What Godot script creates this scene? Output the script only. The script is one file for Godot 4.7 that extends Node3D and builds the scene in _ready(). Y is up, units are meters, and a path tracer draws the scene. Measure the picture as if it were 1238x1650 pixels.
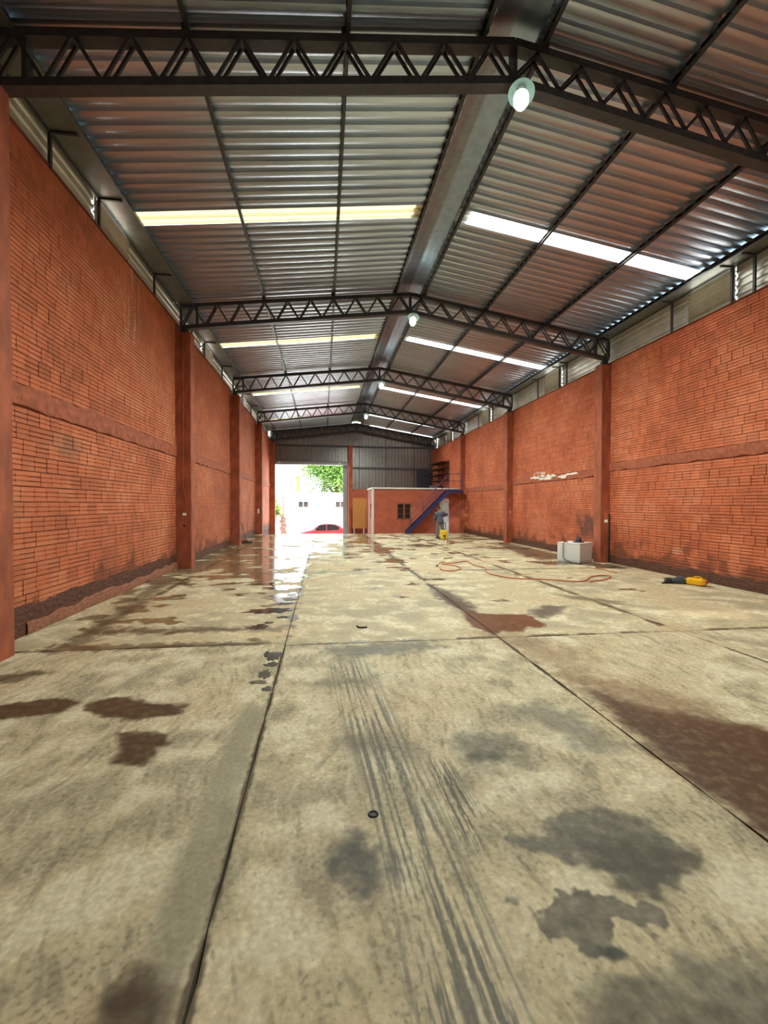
extends Node3D
# A long brick warehouse with a corrugated roof on lattice trusses, seen along its length towards an open gate.
# x runs across the hall, y up, and z = -d where d is the distance down the hall from the camera.

const XL := -3.53    # inner faces of the columns
const XR := 8.343
const WL := -3.93    # faces of the block walls
const WR := 8.643
const RX := 2.467    # ridge
const T := [5.77, 13.01, 20.25, 27.5, 34.74]   # trusses and columns
const BACK := -8.0
const END := 34.95
const TOP_L := 6.6   # tops of the block walls
const TOP_R := 6.05

var M := {}          # materials
var meshes := {}     # shared meshes
var taken := {}
var rng := RandomNumberGenerator.new()


# ---------------------------------------------------------------- mesh building
class MB:
	var v := PackedVector3Array()
	var n := PackedVector3Array()
	var t := PackedVector2Array()
	var t2 := PackedVector2Array()
	var f := PackedInt32Array()

	func tri(a: Vector3, b: Vector3, c: Vector3, na: Vector3, nb: Vector3, nc: Vector3) -> void:
		var i := v.size()
		v.append(a); v.append(b); v.append(c)
		n.append(na); n.append(nb); n.append(nc)
		if (b - a).cross(c - a).dot(na + nb + nc) > 0.0:
			f.append(i); f.append(i + 2); f.append(i + 1)
		else:
			f.append(i); f.append(i + 1); f.append(i + 2)

	func quad(a: Vector3, b: Vector3, c: Vector3, d: Vector3, out := Vector3.ZERO) -> void:
		var m := (b - a).cross(d - a)
		if m.length_squared() < 1e-14:
			m = (c - b).cross(d - b)
		m = m.normalized()
		if out != Vector3.ZERO and m.dot(out) < 0.0:
			m = -m
		tri(a, b, c, m, m, m)
		tri(a, c, d, m, m, m)

	func squad(a: Vector3, b: Vector3, c: Vector3, d: Vector3, na: Vector3, nb: Vector3, nc: Vector3, nd: Vector3) -> void:
		tri(a, b, c, na, nb, nc)
		tri(a, c, d, na, nc, nd)

	func box(c: Vector3, s: Vector3, b := Basis()) -> void:
		var h := s / 2.0
		for k in 3:
			for sg in [-1.0, 1.0]:
				var o := Vector3(); o[k] = sg
				var u := Vector3(); u[(k + 1) % 3] = 1.0
				var w := Vector3(); w[(k + 2) % 3] = 1.0
				quad(c + b * ((o - u - w) * h), c + b * ((o + u - w) * h), c + b * ((o + u + w) * h), c + b * ((o - u + w) * h), b * o)

	# a box whose edges are chamfered by e
	func cbox(c: Vector3, s: Vector3, e: float, b := Basis()) -> void:
		var h := s / 2.0
		for k in 3:
			var i := (k + 1) % 3
			var j := (k + 2) % 3
			for sg in [-1.0, 1.0]:
				var o := Vector3(); o[k] = sg
				var p := []
				for q in [[-1, -1], [1, -1], [1, 1], [-1, 1]]:
					var x := Vector3()
					x[k] = sg * h[k]; x[i] = q[0] * (h[i] - e); x[j] = q[1] * (h[j] - e)
					p.append(c + b * x)
				quad(p[0], p[1], p[2], p[3], b * o)
			for sj in [-1.0, 1.0]:
				for si in [-1.0, 1.0]:
					var a1 := Vector3(); var a2 := Vector3(); var b1 := Vector3(); var b2 := Vector3()
					a1[i] = si * h[i]; a1[j] = sj * (h[j] - e); a1[k] = -(h[k] - e)
					b1[i] = si * (h[i] - e); b1[j] = sj * h[j]; b1[k] = -(h[k] - e)
					a2 = a1; a2[k] = h[k] - e
					b2 = b1; b2[k] = h[k] - e
					var o := Vector3(); o[i] = si; o[j] = sj
					quad(c + b * a1, c + b * b1, c + b * b2, c + b * a2, b * o)
		for sx in [-1.0, 1.0]:
			for sy in [-1.0, 1.0]:
				for sz in [-1.0, 1.0]:
					var o := Vector3(sx, sy, sz)
					var q := b * (o.normalized())
					tri(c + b * (o * Vector3(h.x, h.y - e, h.z - e)), c + b * (o * Vector3(h.x - e, h.y, h.z - e)), c + b * (o * Vector3(h.x - e, h.y - e, h.z)), q, q, q)

	# a straight bar of w (sideways) by h (towards up)
	func bar(a: Vector3, b: Vector3, w: float, h: float, up := Vector3.UP) -> void:
		var z := (b - a).normalized()
		var x := up.cross(z)
		if x.length() < 1e-4:
			x = Vector3.RIGHT.cross(z)
		x = x.normalized()
		box((a + b) / 2.0, Vector3(w, h, (b - a).length()), Basis(x, z.cross(x), z))

	func tube(p: Array, r: float, k := 8, caps := true, r2 := -1.0) -> void:
		var rings := []
		var norms := []
		var side := Vector3.ZERO
		for i in p.size():
			var z: Vector3 = (p[mini(i + 1, p.size() - 1)] - p[maxi(i - 1, 0)]).normalized()
			if side == Vector3.ZERO:
				side = z.cross(Vector3.UP if absf(z.y) < 0.9 else Vector3.RIGHT).normalized()
			side = (side - z * side.dot(z)).normalized()
			var w := z.cross(side)
			var rr := r if r2 < 0.0 else lerpf(r, r2, float(i) / maxf(1, p.size() - 1))
			var ring := []
			var nn := []
			for j in k:
				var a := TAU * j / k
				var d := side * cos(a) + w * sin(a)
				ring.append(p[i] + d * rr)
				nn.append(d)
			rings.append(ring); norms.append(nn)
		for i in p.size() - 1:
			for j in k:
				var q := (j + 1) % k
				squad(rings[i][j], rings[i][q], rings[i + 1][q], rings[i + 1][j], norms[i][j], norms[i][q], norms[i + 1][q], norms[i + 1][j])
		if caps:
			for e in [0, p.size() - 1]:
				var o: Vector3 = (p[0] - p[1]).normalized() if e == 0 else (p[e] - p[e - 1]).normalized()
				for j in k:
					tri(p[e], rings[e][j], rings[e][(j + 1) % k], o, o, o)

	# profile of (radius, height) turned round the y axis of xf
	func lathe(p: Array, k := 20, xf := Transform3D()) -> void:
		for i in p.size() - 1:
			var a: Vector2 = p[i]
			var b: Vector2 = p[i + 1]
			var s := (b - a)
			var m := Vector2(s.y, -s.x).normalized()
			for j in k:
				var c0 := TAU * j / k
				var c1 := TAU * (j + 1) / k
				var d0 := Vector3(cos(c0), 0, sin(c0))
				var d1 := Vector3(cos(c1), 0, sin(c1))
				var n0 := xf.basis * (d0 * m.x + Vector3(0, m.y, 0))
				var n1 := xf.basis * (d1 * m.x + Vector3(0, m.y, 0))
				squad(xf * (d0 * a.x + Vector3(0, a.y, 0)), xf * (d1 * a.x + Vector3(0, a.y, 0)), xf * (d1 * b.x + Vector3(0, b.y, 0)), xf * (d0 * b.x + Vector3(0, b.y, 0)), n0, n1, n1, n0)

	# a polygon of (x, y) in the plane of xf, pushed out by depth along its z
	func prism(p: PackedVector2Array, depth: float, xf := Transform3D()) -> void:
		var id := Geometry2D.triangulate_polygon(p)
		for s in [[0.0, -1.0], [depth, 1.0]]:
			var o: Vector3 = xf.basis * Vector3(0, 0, s[1])
			for i in range(0, id.size(), 3):
				tri(xf * Vector3(p[id[i]].x, p[id[i]].y, s[0]), xf * Vector3(p[id[i + 1]].x, p[id[i + 1]].y, s[0]), xf * Vector3(p[id[i + 2]].x, p[id[i + 2]].y, s[0]), o, o, o)
		var turn := -1.0 if Geometry2D.is_polygon_clockwise(p) else 1.0
		for i in p.size():
			var a := p[i]
			var b := p[(i + 1) % p.size()]
			var e := (b - a).normalized()
			var o: Vector3 = xf.basis * Vector3(e.y, -e.x, 0) * turn
			quad(xf * Vector3(a.x, a.y, 0), xf * Vector3(b.x, b.y, 0), xf * Vector3(b.x, b.y, depth), xf * Vector3(a.x, a.y, depth), o)

	# rows of points joined into a smooth sheet
	func sheet(rows: Array, out: Vector3, closed := false) -> void:
		var nr := rows.size()
		var nc: int = rows[0].size()
		var nm := []
		for i in nr:
			var l := []
			for j in nc:
				var dj: Vector3
				if closed:
					dj = rows[i][(j + 1) % nc] - rows[i][(j - 1 + nc) % nc]
				else:
					dj = rows[i][mini(j + 1, nc - 1)] - rows[i][maxi(j - 1, 0)]
				var di: Vector3 = rows[mini(i + 1, nr - 1)][j] - rows[maxi(i - 1, 0)][j]
				var m := di.cross(dj).normalized()
				l.append(m)
			nm.append(l)
		var c := Vector3.ZERO
		for i in nr:
			for j in nc:
				c += rows[i][j]
		c /= nr * nc
		var vote := 0.0
		for i in nr:
			for j in nc:
				vote += nm[i][j].dot(out if out != Vector3.ZERO else (rows[i][j] - c))
		var sg := -1.0 if vote < 0.0 else 1.0
		for i in nr - 1:
			for j in (nc if closed else nc - 1):
				var q := (j + 1) % nc
				squad(rows[i][j], rows[i][q], rows[i + 1][q], rows[i + 1][j], nm[i][j] * sg, nm[i][q] * sg, nm[i + 1][q] * sg, nm[i + 1][j] * sg)

	func mesh() -> ArrayMesh:
		var a := []
		a.resize(Mesh.ARRAY_MAX)
		a[Mesh.ARRAY_VERTEX] = v
		a[Mesh.ARRAY_NORMAL] = n
		if t.size() == v.size():
			a[Mesh.ARRAY_TEX_UV] = t
		if t2.size() == v.size():
			a[Mesh.ARRAY_TEX_UV2] = t2
		a[Mesh.ARRAY_INDEX] = f
		var m := ArrayMesh.new()
		m.add_surface_from_arrays(Mesh.PRIMITIVE_TRIANGLES, a)
		return m


func V(x: float, y: float, d: float) -> Vector3:
	return Vector3(x, y, -d)


func numbered(called: String) -> String:
	var k: int = taken.get(called, -1) + 1
	taken[called] = k
	return called if k == 0 else "%s_%03d" % [called, k]


func part(called: String, what: Variant, m: Material, parent: Node, label := "") -> MeshInstance3D:
	var o := MeshInstance3D.new()
	o.name = called if parent != self else numbered(called)
	o.mesh = what.mesh() if what is MB else what
	o.material_override = m
	parent.add_child(o, true)
	if label:
		o.set_meta("label", label)
	return o


func tag(o: Node, label: String, category: String, group := "") -> Node:
	o.set_meta("label", label)
	o.set_meta("category", category)
	if group:
		o.set_meta("group", group)
	return o


func base(called: String, at: Vector3, label := "", category := "", group := "") -> Node3D:
	var o := Node3D.new()
	o.name = numbered(called)
	add_child(o)
	o.position = at
	if label:
		tag(o, label, category, group)
	return o


func structure(called: String) -> Node3D:
	var o := Node3D.new()
	o.name = called
	add_child(o)
	o.set_meta("kind", "structure")
	return o


# ---------------------------------------------------------------- noise, textures, materials
func noise(seed_: int, freq: float, octaves := 3, kind := FastNoiseLite.TYPE_SIMPLEX_SMOOTH) -> FastNoiseLite:
	var k := FastNoiseLite.new()
	k.seed = seed_
	k.noise_type = kind
	k.frequency = freq
	k.fractal_type = FastNoiseLite.FRACTAL_FBM
	k.fractal_octaves = octaves
	return k


func grey_noise(seed_: int, freq: float, lo: float, hi: float, octaves := 4, size := 512) -> NoiseTexture2D:
	var x := NoiseTexture2D.new()
	x.width = size
	x.height = size
	x.seamless = true
	x.noise = noise(seed_, freq, octaves)
	var r := Gradient.new()
	r.set_color(0, Color(lo, lo, lo))
	r.set_color(1, Color(hi, hi, hi))
	x.color_ramp = r
	return x


func mat(called: String, c: Color, rough: float, metal := 0.0, spec := 0.5) -> StandardMaterial3D:
	var m := StandardMaterial3D.new()
	m.resource_name = called
	m.albedo_color = c
	m.roughness = rough
	m.metallic = metal
	m.metallic_specular = spec
	M[called] = m
	return m


# a material whose colour is broken up by world-space noise
func mottled(called: String, c: Color, rough: float, metal: float, tex: Texture2D, scale_: Vector3, bump: Texture2D = null, relief := 0.0) -> StandardMaterial3D:
	var m := mat(called, c, rough, metal)
	m.albedo_texture = tex
	m.uv1_triplanar = true
	m.uv1_world_triplanar = true
	m.uv1_scale = scale_
	if bump:
		m.heightmap_enabled = true
		m.heightmap_texture = bump
		m.heightmap_scale = relief
	return m


func rgb(r: float, g: float, b: float) -> Color:
	return Color(r / 255.0, g / 255.0, b / 255.0)


func smooth(a: float, b: float, x: float) -> float:
	var k := clampf((x - a) / (b - a), 0.0, 1.0)
	return k * k * (3.0 - 2.0 * k)


# distance to the outline of a polygon, negative inside
func outline(p: PackedVector2Array, q: Vector2) -> float:
	var best := 1e9
	var inside := false
	var b := p[p.size() - 1]
	for a in p:
		var e := b - a
		var w := q - a
		var k := clampf(w.dot(e) / e.length_squared(), 0.0, 1.0)
		best = minf(best, (w - e * k).length_squared())
		if (a.y > q.y) != (b.y > q.y) and q.x < (b.x - a.x) * (q.y - a.y) / (b.y - a.y) + a.x:
			inside = not inside
		b = a
	return -sqrt(best) if inside else sqrt(best)


# ---------------------------------------------------------------- the concrete floor: stains where the photograph has them
# Each stain: outline in (x, d), colour, strength, softness of its edge, raggedness, roughness (-1 leaves it).
func stains() -> Array:
	var mud := rgb(88, 62, 38)
	var rust := rgb(112, 72, 44)
	var damp := rgb(84, 68, 47)
	var oil := rgb(92, 88, 76)
	return [
		[[Vector2(2.53, 4.14), Vector2(2.65, 3.94), Vector2(2.76, 3.63), Vector2(3.01, 3.51), Vector2(3.26, 3.28), Vector2(3.6, 3.0), Vector2(4.2, 2.5), Vector2(3.6, 1.7), Vector2(2.36, 1.9), Vector2(2.35, 2.14), Vector2(2.34, 2.35), Vector2(2.34, 2.66), Vector2(2.33, 2.94), Vector2(2.38, 3.34), Vector2(2.45, 3.82)], mud, 0.95, 0.09, 0.08, 0.5],
		[[Vector2(2.5, 4.5), Vector2(2.9, 4.2), Vector2(3.4, 3.6), Vector2(3.2, 3.3), Vector2(2.7, 3.6), Vector2(2.4, 4.2)], rgb(138, 108, 76), 0.6, 0.25, 0.2, -1.0],
		[[Vector2(2.0, 6.2), Vector2(2.6, 6.0), Vector2(3.0, 5.2), Vector2(2.9, 4.6), Vector2(2.5, 4.4), Vector2(2.4, 5.0)], rgb(150, 116, 82), 0.55, 0.3, 0.2, -1.0],
		[[Vector2(2.28, 7.54), Vector2(2.47, 7.15), Vector2(2.74, 7.04), Vector2(3.23, 6.98), Vector2(3.25, 6.40), Vector2(3.07, 6.18), Vector2(2.91, 6.27), Vector2(2.75, 6.02), Vector2(2.51, 6.09), Vector2(2.32, 5.95), Vector2(2.13, 6.29), Vector2(2.15, 6.71)], rust, 0.95, 0.05, 0.06, 0.3],
		[[Vector2(2.28, 9.6), Vector2(2.5, 9.2), Vector2(2.6, 7.6), Vector2(2.4, 7.2), Vector2(2.2, 7.6), Vector2(2.1, 8.6)], rgb(90, 74, 54), 0.85, 0.12, 0.12, 0.3],
		[[Vector2(-3.0, 4.28), Vector2(-2.53, 4.45), Vector2(-2.29, 4.43), Vector2(-2.14, 4.33), Vector2(-2.16, 4.22), Vector2(-2.21, 4.14), Vector2(-2.46, 4.08), Vector2(-2.9, 4.06)], damp, 0.95, 0.04, 0.05, 0.42],
		[[Vector2(-2.05, 4.26), Vector2(-1.99, 4.39), Vector2(-1.76, 4.40), Vector2(-1.52, 4.27), Vector2(-1.17, 4.17), Vector2(-1.18, 4.03), Vector2(-1.41, 3.95), Vector2(-1.60, 3.95), Vector2(-1.90, 4.10)], damp, 0.95, 0.04, 0.05, 0.42],
		[[Vector2(-1.56, 3.73), Vector2(-1.45, 3.73), Vector2(-1.17, 3.65), Vector2(-1.11, 3.52), Vector2(-1.17, 3.46), Vector2(-1.16, 3.36), Vector2(-1.22, 3.24), Vector2(-1.44, 3.27), Vector2(-1.40, 3.43), Vector2(-1.50, 3.56)], damp, 0.95, 0.04, 0.04, 0.42],
		[[Vector2(-0.77, 1.2), Vector2(-0.77, 1.71), Vector2(-0.72, 1.76), Vector2(-0.71, 1.83), Vector2(-0.64, 1.81), Vector2(-0.56, 1.73), Vector2(-0.46, 1.2)], rgb(88, 72, 52), 0.9, 0.05, 0.05, 0.5],
		[[Vector2(-3.5, 5.0), Vector2(-3.0, 5.25), Vector2(-2.8, 5.15), Vector2(-3.2, 4.8)], rgb(96, 84, 62), 0.8, 0.08, 0.08, 0.5],
		[[Vector2(0.09, 2.40), Vector2(0.19, 2.42), Vector2(0.28, 2.33), Vector2(0.36, 2.20), Vector2(0.29, 2.06), Vector2(0.19, 2.04), Vector2(0.11, 2.12), Vector2(0.03, 2.24)], oil, 0.8, 0.07, 0.08, 0.7],
		[[Vector2(0.93, 3.28), Vector2(1.13, 3.40), Vector2(1.39, 3.29), Vector2(1.48, 3.08), Vector2(1.30, 2.99), Vector2(1.12, 2.97), Vector2(0.99, 3.03)], oil, 0.62, 0.14, 0.12, -1.0],
		[[Vector2(1.02, 3.08), Vector2(1.2, 3.12), Vector2(1.32, 3.04), Vector2(1.16, 2.99)], rgb(78, 74, 62), 0.6, 0.06, 0.05, -1.0],
		[[Vector2(0.96, 2.28), Vector2(1.13, 2.27), Vector2(1.26, 2.42), Vector2(1.45, 2.45), Vector2(1.71, 2.39), Vector2(1.83, 2.20), Vector2(1.90, 2.01), Vector2(1.75, 1.98), Vector2(1.63, 1.92), Vector2(1.49, 1.87), Vector2(1.47, 1.92), Vector2(1.35, 1.92), Vector2(1.32, 2.02), Vector2(1.23, 2.08), Vector2(1.10, 2.15)], rgb(108, 102, 86), 0.85, 0.04, 0.07, 0.7],
		[[Vector2(1.3, 2.2), Vector2(1.6, 2.22), Vector2(1.85, 2.02), Vector2(1.5, 1.9), Vector2(1.32, 2.02)], rgb(82, 76, 60), 0.7, 0.12, 0.08, -1.0],
		[[Vector2(0.90, 1.93), Vector2(1.06, 1.94), Vector2(1.19, 1.91), Vector2(1.31, 1.86), Vector2(1.38, 1.76), Vector2(1.31, 1.71), Vector2(1.23, 1.75), Vector2(1.20, 1.67), Vector2(1.04, 1.67), Vector2(0.93, 1.76)], rgb(112, 106, 92), 0.8, 0.02, 0.13, -1.0],
		[[Vector2(1.09, 1.66), Vector2(1.17, 1.66), Vector2(1.18, 1.62), Vector2(1.10, 1.60)], rgb(80, 84, 74), 0.9, 0.02, 0.03, -1.0],
		[[Vector2(0.9, 1.52), Vector2(1.23, 1.57), Vector2(1.8, 1.5), Vector2(1.9, 1.0), Vector2(0.8, 1.0)], rgb(104, 99, 82), 0.75, 0.1, 0.1, -1.0],
		[[Vector2(1.50, 3.72), Vector2(1.97, 3.86), Vector2(2.17, 3.42), Vector2(2.18, 3.1), Vector2(1.89, 3.0), Vector2(1.72, 3.38)], rgb(128, 122, 104), 0.65, 0.15, 0.16, -1.0],
		[[Vector2(3.38, 7.18), Vector2(3.86, 7.59), Vector2(4.11, 7.41), Vector2(3.73, 6.92), Vector2(3.28, 6.65)], rgb(92, 84, 70), 0.8, 0.1, 0.1, 0.45],
		[[Vector2(0.0, 5.62), Vector2(0.6, 5.74), Vector2(1.3, 5.75), Vector2(1.5, 5.5), Vector2(0.9, 5.3), Vector2(0.2, 5.3)], rgb(96, 90, 74), 0.7, 0.15, 0.15, 0.6],
		[[Vector2(-0.1, 4.6), Vector2(0.5, 4.62), Vector2(0.5, 4.42), Vector2(-0.1, 4.42)], rgb(120, 113, 94), 0.6, 0.15, 0.12, -1.0],
		[[Vector2(0.15, 3.5), Vector2(0.6, 3.4), Vector2(0.6, 3.15), Vector2(0.1, 3.2)], rgb(112, 106, 90), 0.6, 0.18, 0.14, -1.0],
		[[Vector2(-3.3, 6.9), Vector2(-0.6, 6.7), Vector2(-0.6, 6.5), Vector2(-3.2, 6.6)], rgb(92, 78, 56), 0.75, 0.12, 0.16, 0.35],
		[[Vector2(-3.3, 6.1), Vector2(-1.4, 6.05), Vector2(-0.7, 5.95), Vector2(-0.7, 5.85), Vector2(-3.3, 5.85)], rgb(92, 78, 56), 0.6, 0.06, 0.12, 0.4],
		[[Vector2(-2.9, 6.1), Vector2(-3.05, 8.0), Vector2(-3.4, 11.0), Vector2(-3.7, 11.0), Vector2(-3.35, 8.0), Vector2(-3.2, 6.0)], rgb(98, 84, 58), 0.6, 0.1, 0.16, 0.4],
		[[Vector2(4.5, 8.5), Vector2(4.9, 8.2), Vector2(5.4, 7.7), Vector2(5.2, 7.5), Vector2(4.6, 8.0)], rgb(100, 92, 74), 0.6, 0.1, 0.1, 0.5],
		[[Vector2(7.6, 12.6), Vector2(8.4, 12.7), Vector2(8.4, 11.6), Vector2(7.6, 11.9)], rgb(88, 78, 60), 0.75, 0.15, 0.15, 0.2],
		[[Vector2(6.2, 13.6), Vector2(7.9, 13.4), Vector2(8.2, 12.6), Vector2(6.5, 12.7)], rgb(86, 72, 54), 0.75, 0.1, 0.15, 0.12],
		[[Vector2(7.8, 20.0), Vector2(8.3, 20.0), Vector2(8.2, 14.0), Vector2(6.8, 13.8), Vector2(7.0, 16.0)], rgb(92, 68, 52), 0.7, 0.2, 0.25, 0.25],
	]


func floor_texture(x0: float, x1: float, d0: float, d1: float, w: int, h: int) -> ImageTexture:
	var big := noise(11, 0.42, 3)
	var mid := noise(12, 1.7, 4)
	var fine := noise(13, 9.0, 3)
	var grit := noise(14, 24.0, 3)
	var wetn := noise(15, 0.55, 4)
	var wet2 := noise(16, 1.6, 3)
	var streak := noise(17, 1.0, 3)
	var px := PackedByteArray()
	px.resize(w * h * 4)
	var near := d0 < 2.0
	var pale := Vector3(231, 219, 184)
	var tan_ := Vector3(212, 196, 157)
	var ash := Vector3(184, 171, 140)
	var warm := Vector3(204, 177, 137)
	for j in h:
		var d := d0 + (d1 - d0) * (j + 0.5) / h
		for i in w:
			var x := x0 + (x1 - x0) * (i + 0.5) / w
			var a := big.get_noise_2d(x, d)
			var b := mid.get_noise_2d(x, d)
			var c := fine.get_noise_2d(x, d)
			var col := tan_.lerp(pale, smooth(-0.05, 0.45, b + c * 0.35))
			col = col.lerp(ash, smooth(0.0, 0.5, -b * 0.8 + a * 0.7 + c * 0.25) * 0.85)
			col = col.lerp(warm, smooth(0.1, 0.5, -a + b * 0.3) * 0.5)
			var g := grit.get_noise_2d(x, d) if near else c
			col *= 1.0 + 0.05 * g + 0.07 * c
			if near:
				# chipped, trowelled surface: pale scrapes, dark pits
				var sc := streak.get_noise_2d(x * 11.0 + 3.0 * a, d * 2.1 + 80.0)
				col = col.lerp(Vector3(232, 222, 190), smooth(0.18, 0.5, sc + 0.5 * b) * 0.5)
				col = col.lerp(Vector3(150, 140, 112), smooth(0.2, 0.55, -sc + 0.4 * c - 0.4 * b) * 0.5)
				col = col.lerp(Vector3(238, 230, 202), smooth(0.30, 0.5, g + 0.5 * b) * 0.25)
				col = col.lerp(Vector3(108, 98, 76), smooth(0.45, 0.65, -g - 0.5 * b) * 0.35)
				# grey cement smeared beside the joint
				var sm := smooth(0.16, 0.05, absf(x + 0.60 + 0.05 * b)) * smooth(4.3, 3.9, d + 0.5 * b)
				col = col.lerp(Vector3(164, 156, 128), sm * 0.75)
			var rough := 0.78 + 0.1 * c
			if near:
				# rubber scraped along the middle lane: dark bands full of pale scratches
				var tx := 0.42 + 0.06 * sin(d * 0.9) - 0.03 * (d - 2.5)
				var k := smooth(0.30, 0.10, absf(x - tx)) * smooth(5.6, 4.6, d)
				if k > 0.01:
					var s := streak.get_noise_2d((x + 0.055 * d) * 26.0, d * 0.55)
					var s2 := streak.get_noise_2d((x + 0.055 * d) * 75.0 + 40.0, d * 0.8)
					col = col.lerp(Vector3(112, 108, 96), k * smooth(-0.15, 0.3, s + 0.4 * b) * 0.85)
					col = col.lerp(Vector3(208, 198, 168), k * smooth(0.22, 0.42, s2) * 0.75)
				k = smooth(0.14, 0.03, absf(x - 0.79 + 0.03 * (d - 2.6))) * smooth(3.2, 2.9, d) * smooth(2.1, 2.4, d)
				if k > 0.01:
					var s := streak.get_noise_2d((x + 0.055 * d) * 50.0 + 9.0, d * 1.4)
					col = col.lerp(Vector3(92, 88, 76), k * smooth(-0.1, 0.25, s) * 0.8)
			else:
				# water being hosed down the far half of the floor, most of it in the lane that runs to the gate
				var gate_lane := smooth(-0.3, -0.6, x)
				var middle := smooth(2.6, 2.2, x) * (1.0 - gate_lane)
				var bias := gate_lane * (smooth(9.0, 13.5, d) * 0.62 - 0.24) + middle * (smooth(9.0, 20.0, d) * 0.62 - 0.46) + (1.0 - gate_lane - middle) * (smooth(12.0, 19.0, d) * 0.36 - 0.46)
				bias += 0.30 * smooth(0.45, 0.1, absf(x - 2.2 - 0.1 * a)) * smooth(6.5, 8.5, d)
				var q := 0.75 * wetn.get_noise_2d(x * 0.9, d) + 0.6 * wet2.get_noise_2d(x * 0.7, d * 1.1) + bias
				q -= 0.45 * (1.0 - smooth(6.5, 8.5, d)) * (1.0 - gate_lane)
				var wet := smooth(-0.02, 0.10, q)
				var film := smooth(-0.02, 0.16, q + 0.5 * wet2.get_noise_2d(x * 1.7 + 40.0, d * 2.4))
				col = col * (1.0 - 0.34 * wet)
				col = col.lerp(Vector3(col.x, col.y * 0.95, col.z * 0.86), wet)
				rough = lerpf(rough, 0.5, wet)
				rough = lerpf(rough, 0.13, film * wet)
			# grime packed along the joints between slabs
			var jd := minf(minf(absf(x + 0.47), absf(x - 2.3)), minf(absf(x - 4.92), absf(x + 3.15)))
			for cut in ([5.8] if near else [5.8, 11.95, 18.1, 24.25]):
				jd = minf(jd, absf(d - cut - (0.1 if x < -0.47 and cut < 20.0 else 0.0)))
			if jd < 0.12:
				var gr := smooth(0.10 if not near else 0.03, 0.01, jd + (0.05 if not near else 0.012) * c - (0.05 if not near else 0.015) * b) * smooth(-0.35, 0.1, a + b)
				col = col.lerp(Vector3(92, 78, 56), gr * 0.85)
				rough = lerpf(rough, 0.35, gr * (0.0 if near else 1.0))
			var at := (j * w + i) * 4
			px[at] = int(clampf(col.x, 0, 255))
			px[at + 1] = int(clampf(col.y, 0, 255))
			px[at + 2] = int(clampf(col.z, 0, 255))
			px[at + 3] = int(clampf(rough, 0.02, 1) * 255.0)
	for s in stains():
		var poly := PackedVector2Array(s[0])
		var lo := poly[0]
		var hi := poly[0]
		for p in poly:
			lo = lo.min(p)
			hi = hi.max(p)
		var m: float = s[3] + s[4] + 0.02
		var i0 := clampi(int((lo.x - m - x0) / (x1 - x0) * w), 0, w)
		var i1 := clampi(int((hi.x + m - x0) / (x1 - x0) * w) + 1, 0, w)
		var j0 := clampi(int((lo.y - m - d0) / (d1 - d0) * h), 0, h)
		var j1 := clampi(int((hi.y + m - d0) / (d1 - d0) * h) + 1, 0, h)
		var c: Color = s[1]
		var cv := Vector3(c.r, c.g, c.b) * 255.0
		for j in range(j0, j1):
			var d := d0 + (d1 - d0) * (j + 0.5) / h
			for i in range(i0, i1):
				var x := x0 + (x1 - x0) * (i + 0.5) / w
				var e: float = outline(poly, Vector2(x, d)) + s[4] * (0.9 * mid.get_noise_2d(x * 2.2, d * 2.2) + 0.7 * fine.get_noise_2d(x * 0.7, d * 0.7))
				var k: float = s[2] * smooth(s[3], -s[3], e)
				if k < 0.01:
					continue
				k = clampf(k * (1.0 + 0.35 * fine.get_noise_2d(x, d)), 0.0, 1.0)
				var at := (j * w + i) * 4
				px[at] = int(lerpf(px[at], cv.x, k))
				px[at + 1] = int(lerpf(px[at + 1], cv.y, k))
				px[at + 2] = int(lerpf(px[at + 2], cv.z, k))
				if s[5] >= 0.0:
					px[at + 3] = int(lerpf(px[at + 3], s[5] * 255.0, k))
	return ImageTexture.create_from_image(Image.create_from_data(w, h, false, Image.FORMAT_RGBA8, px))


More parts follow.
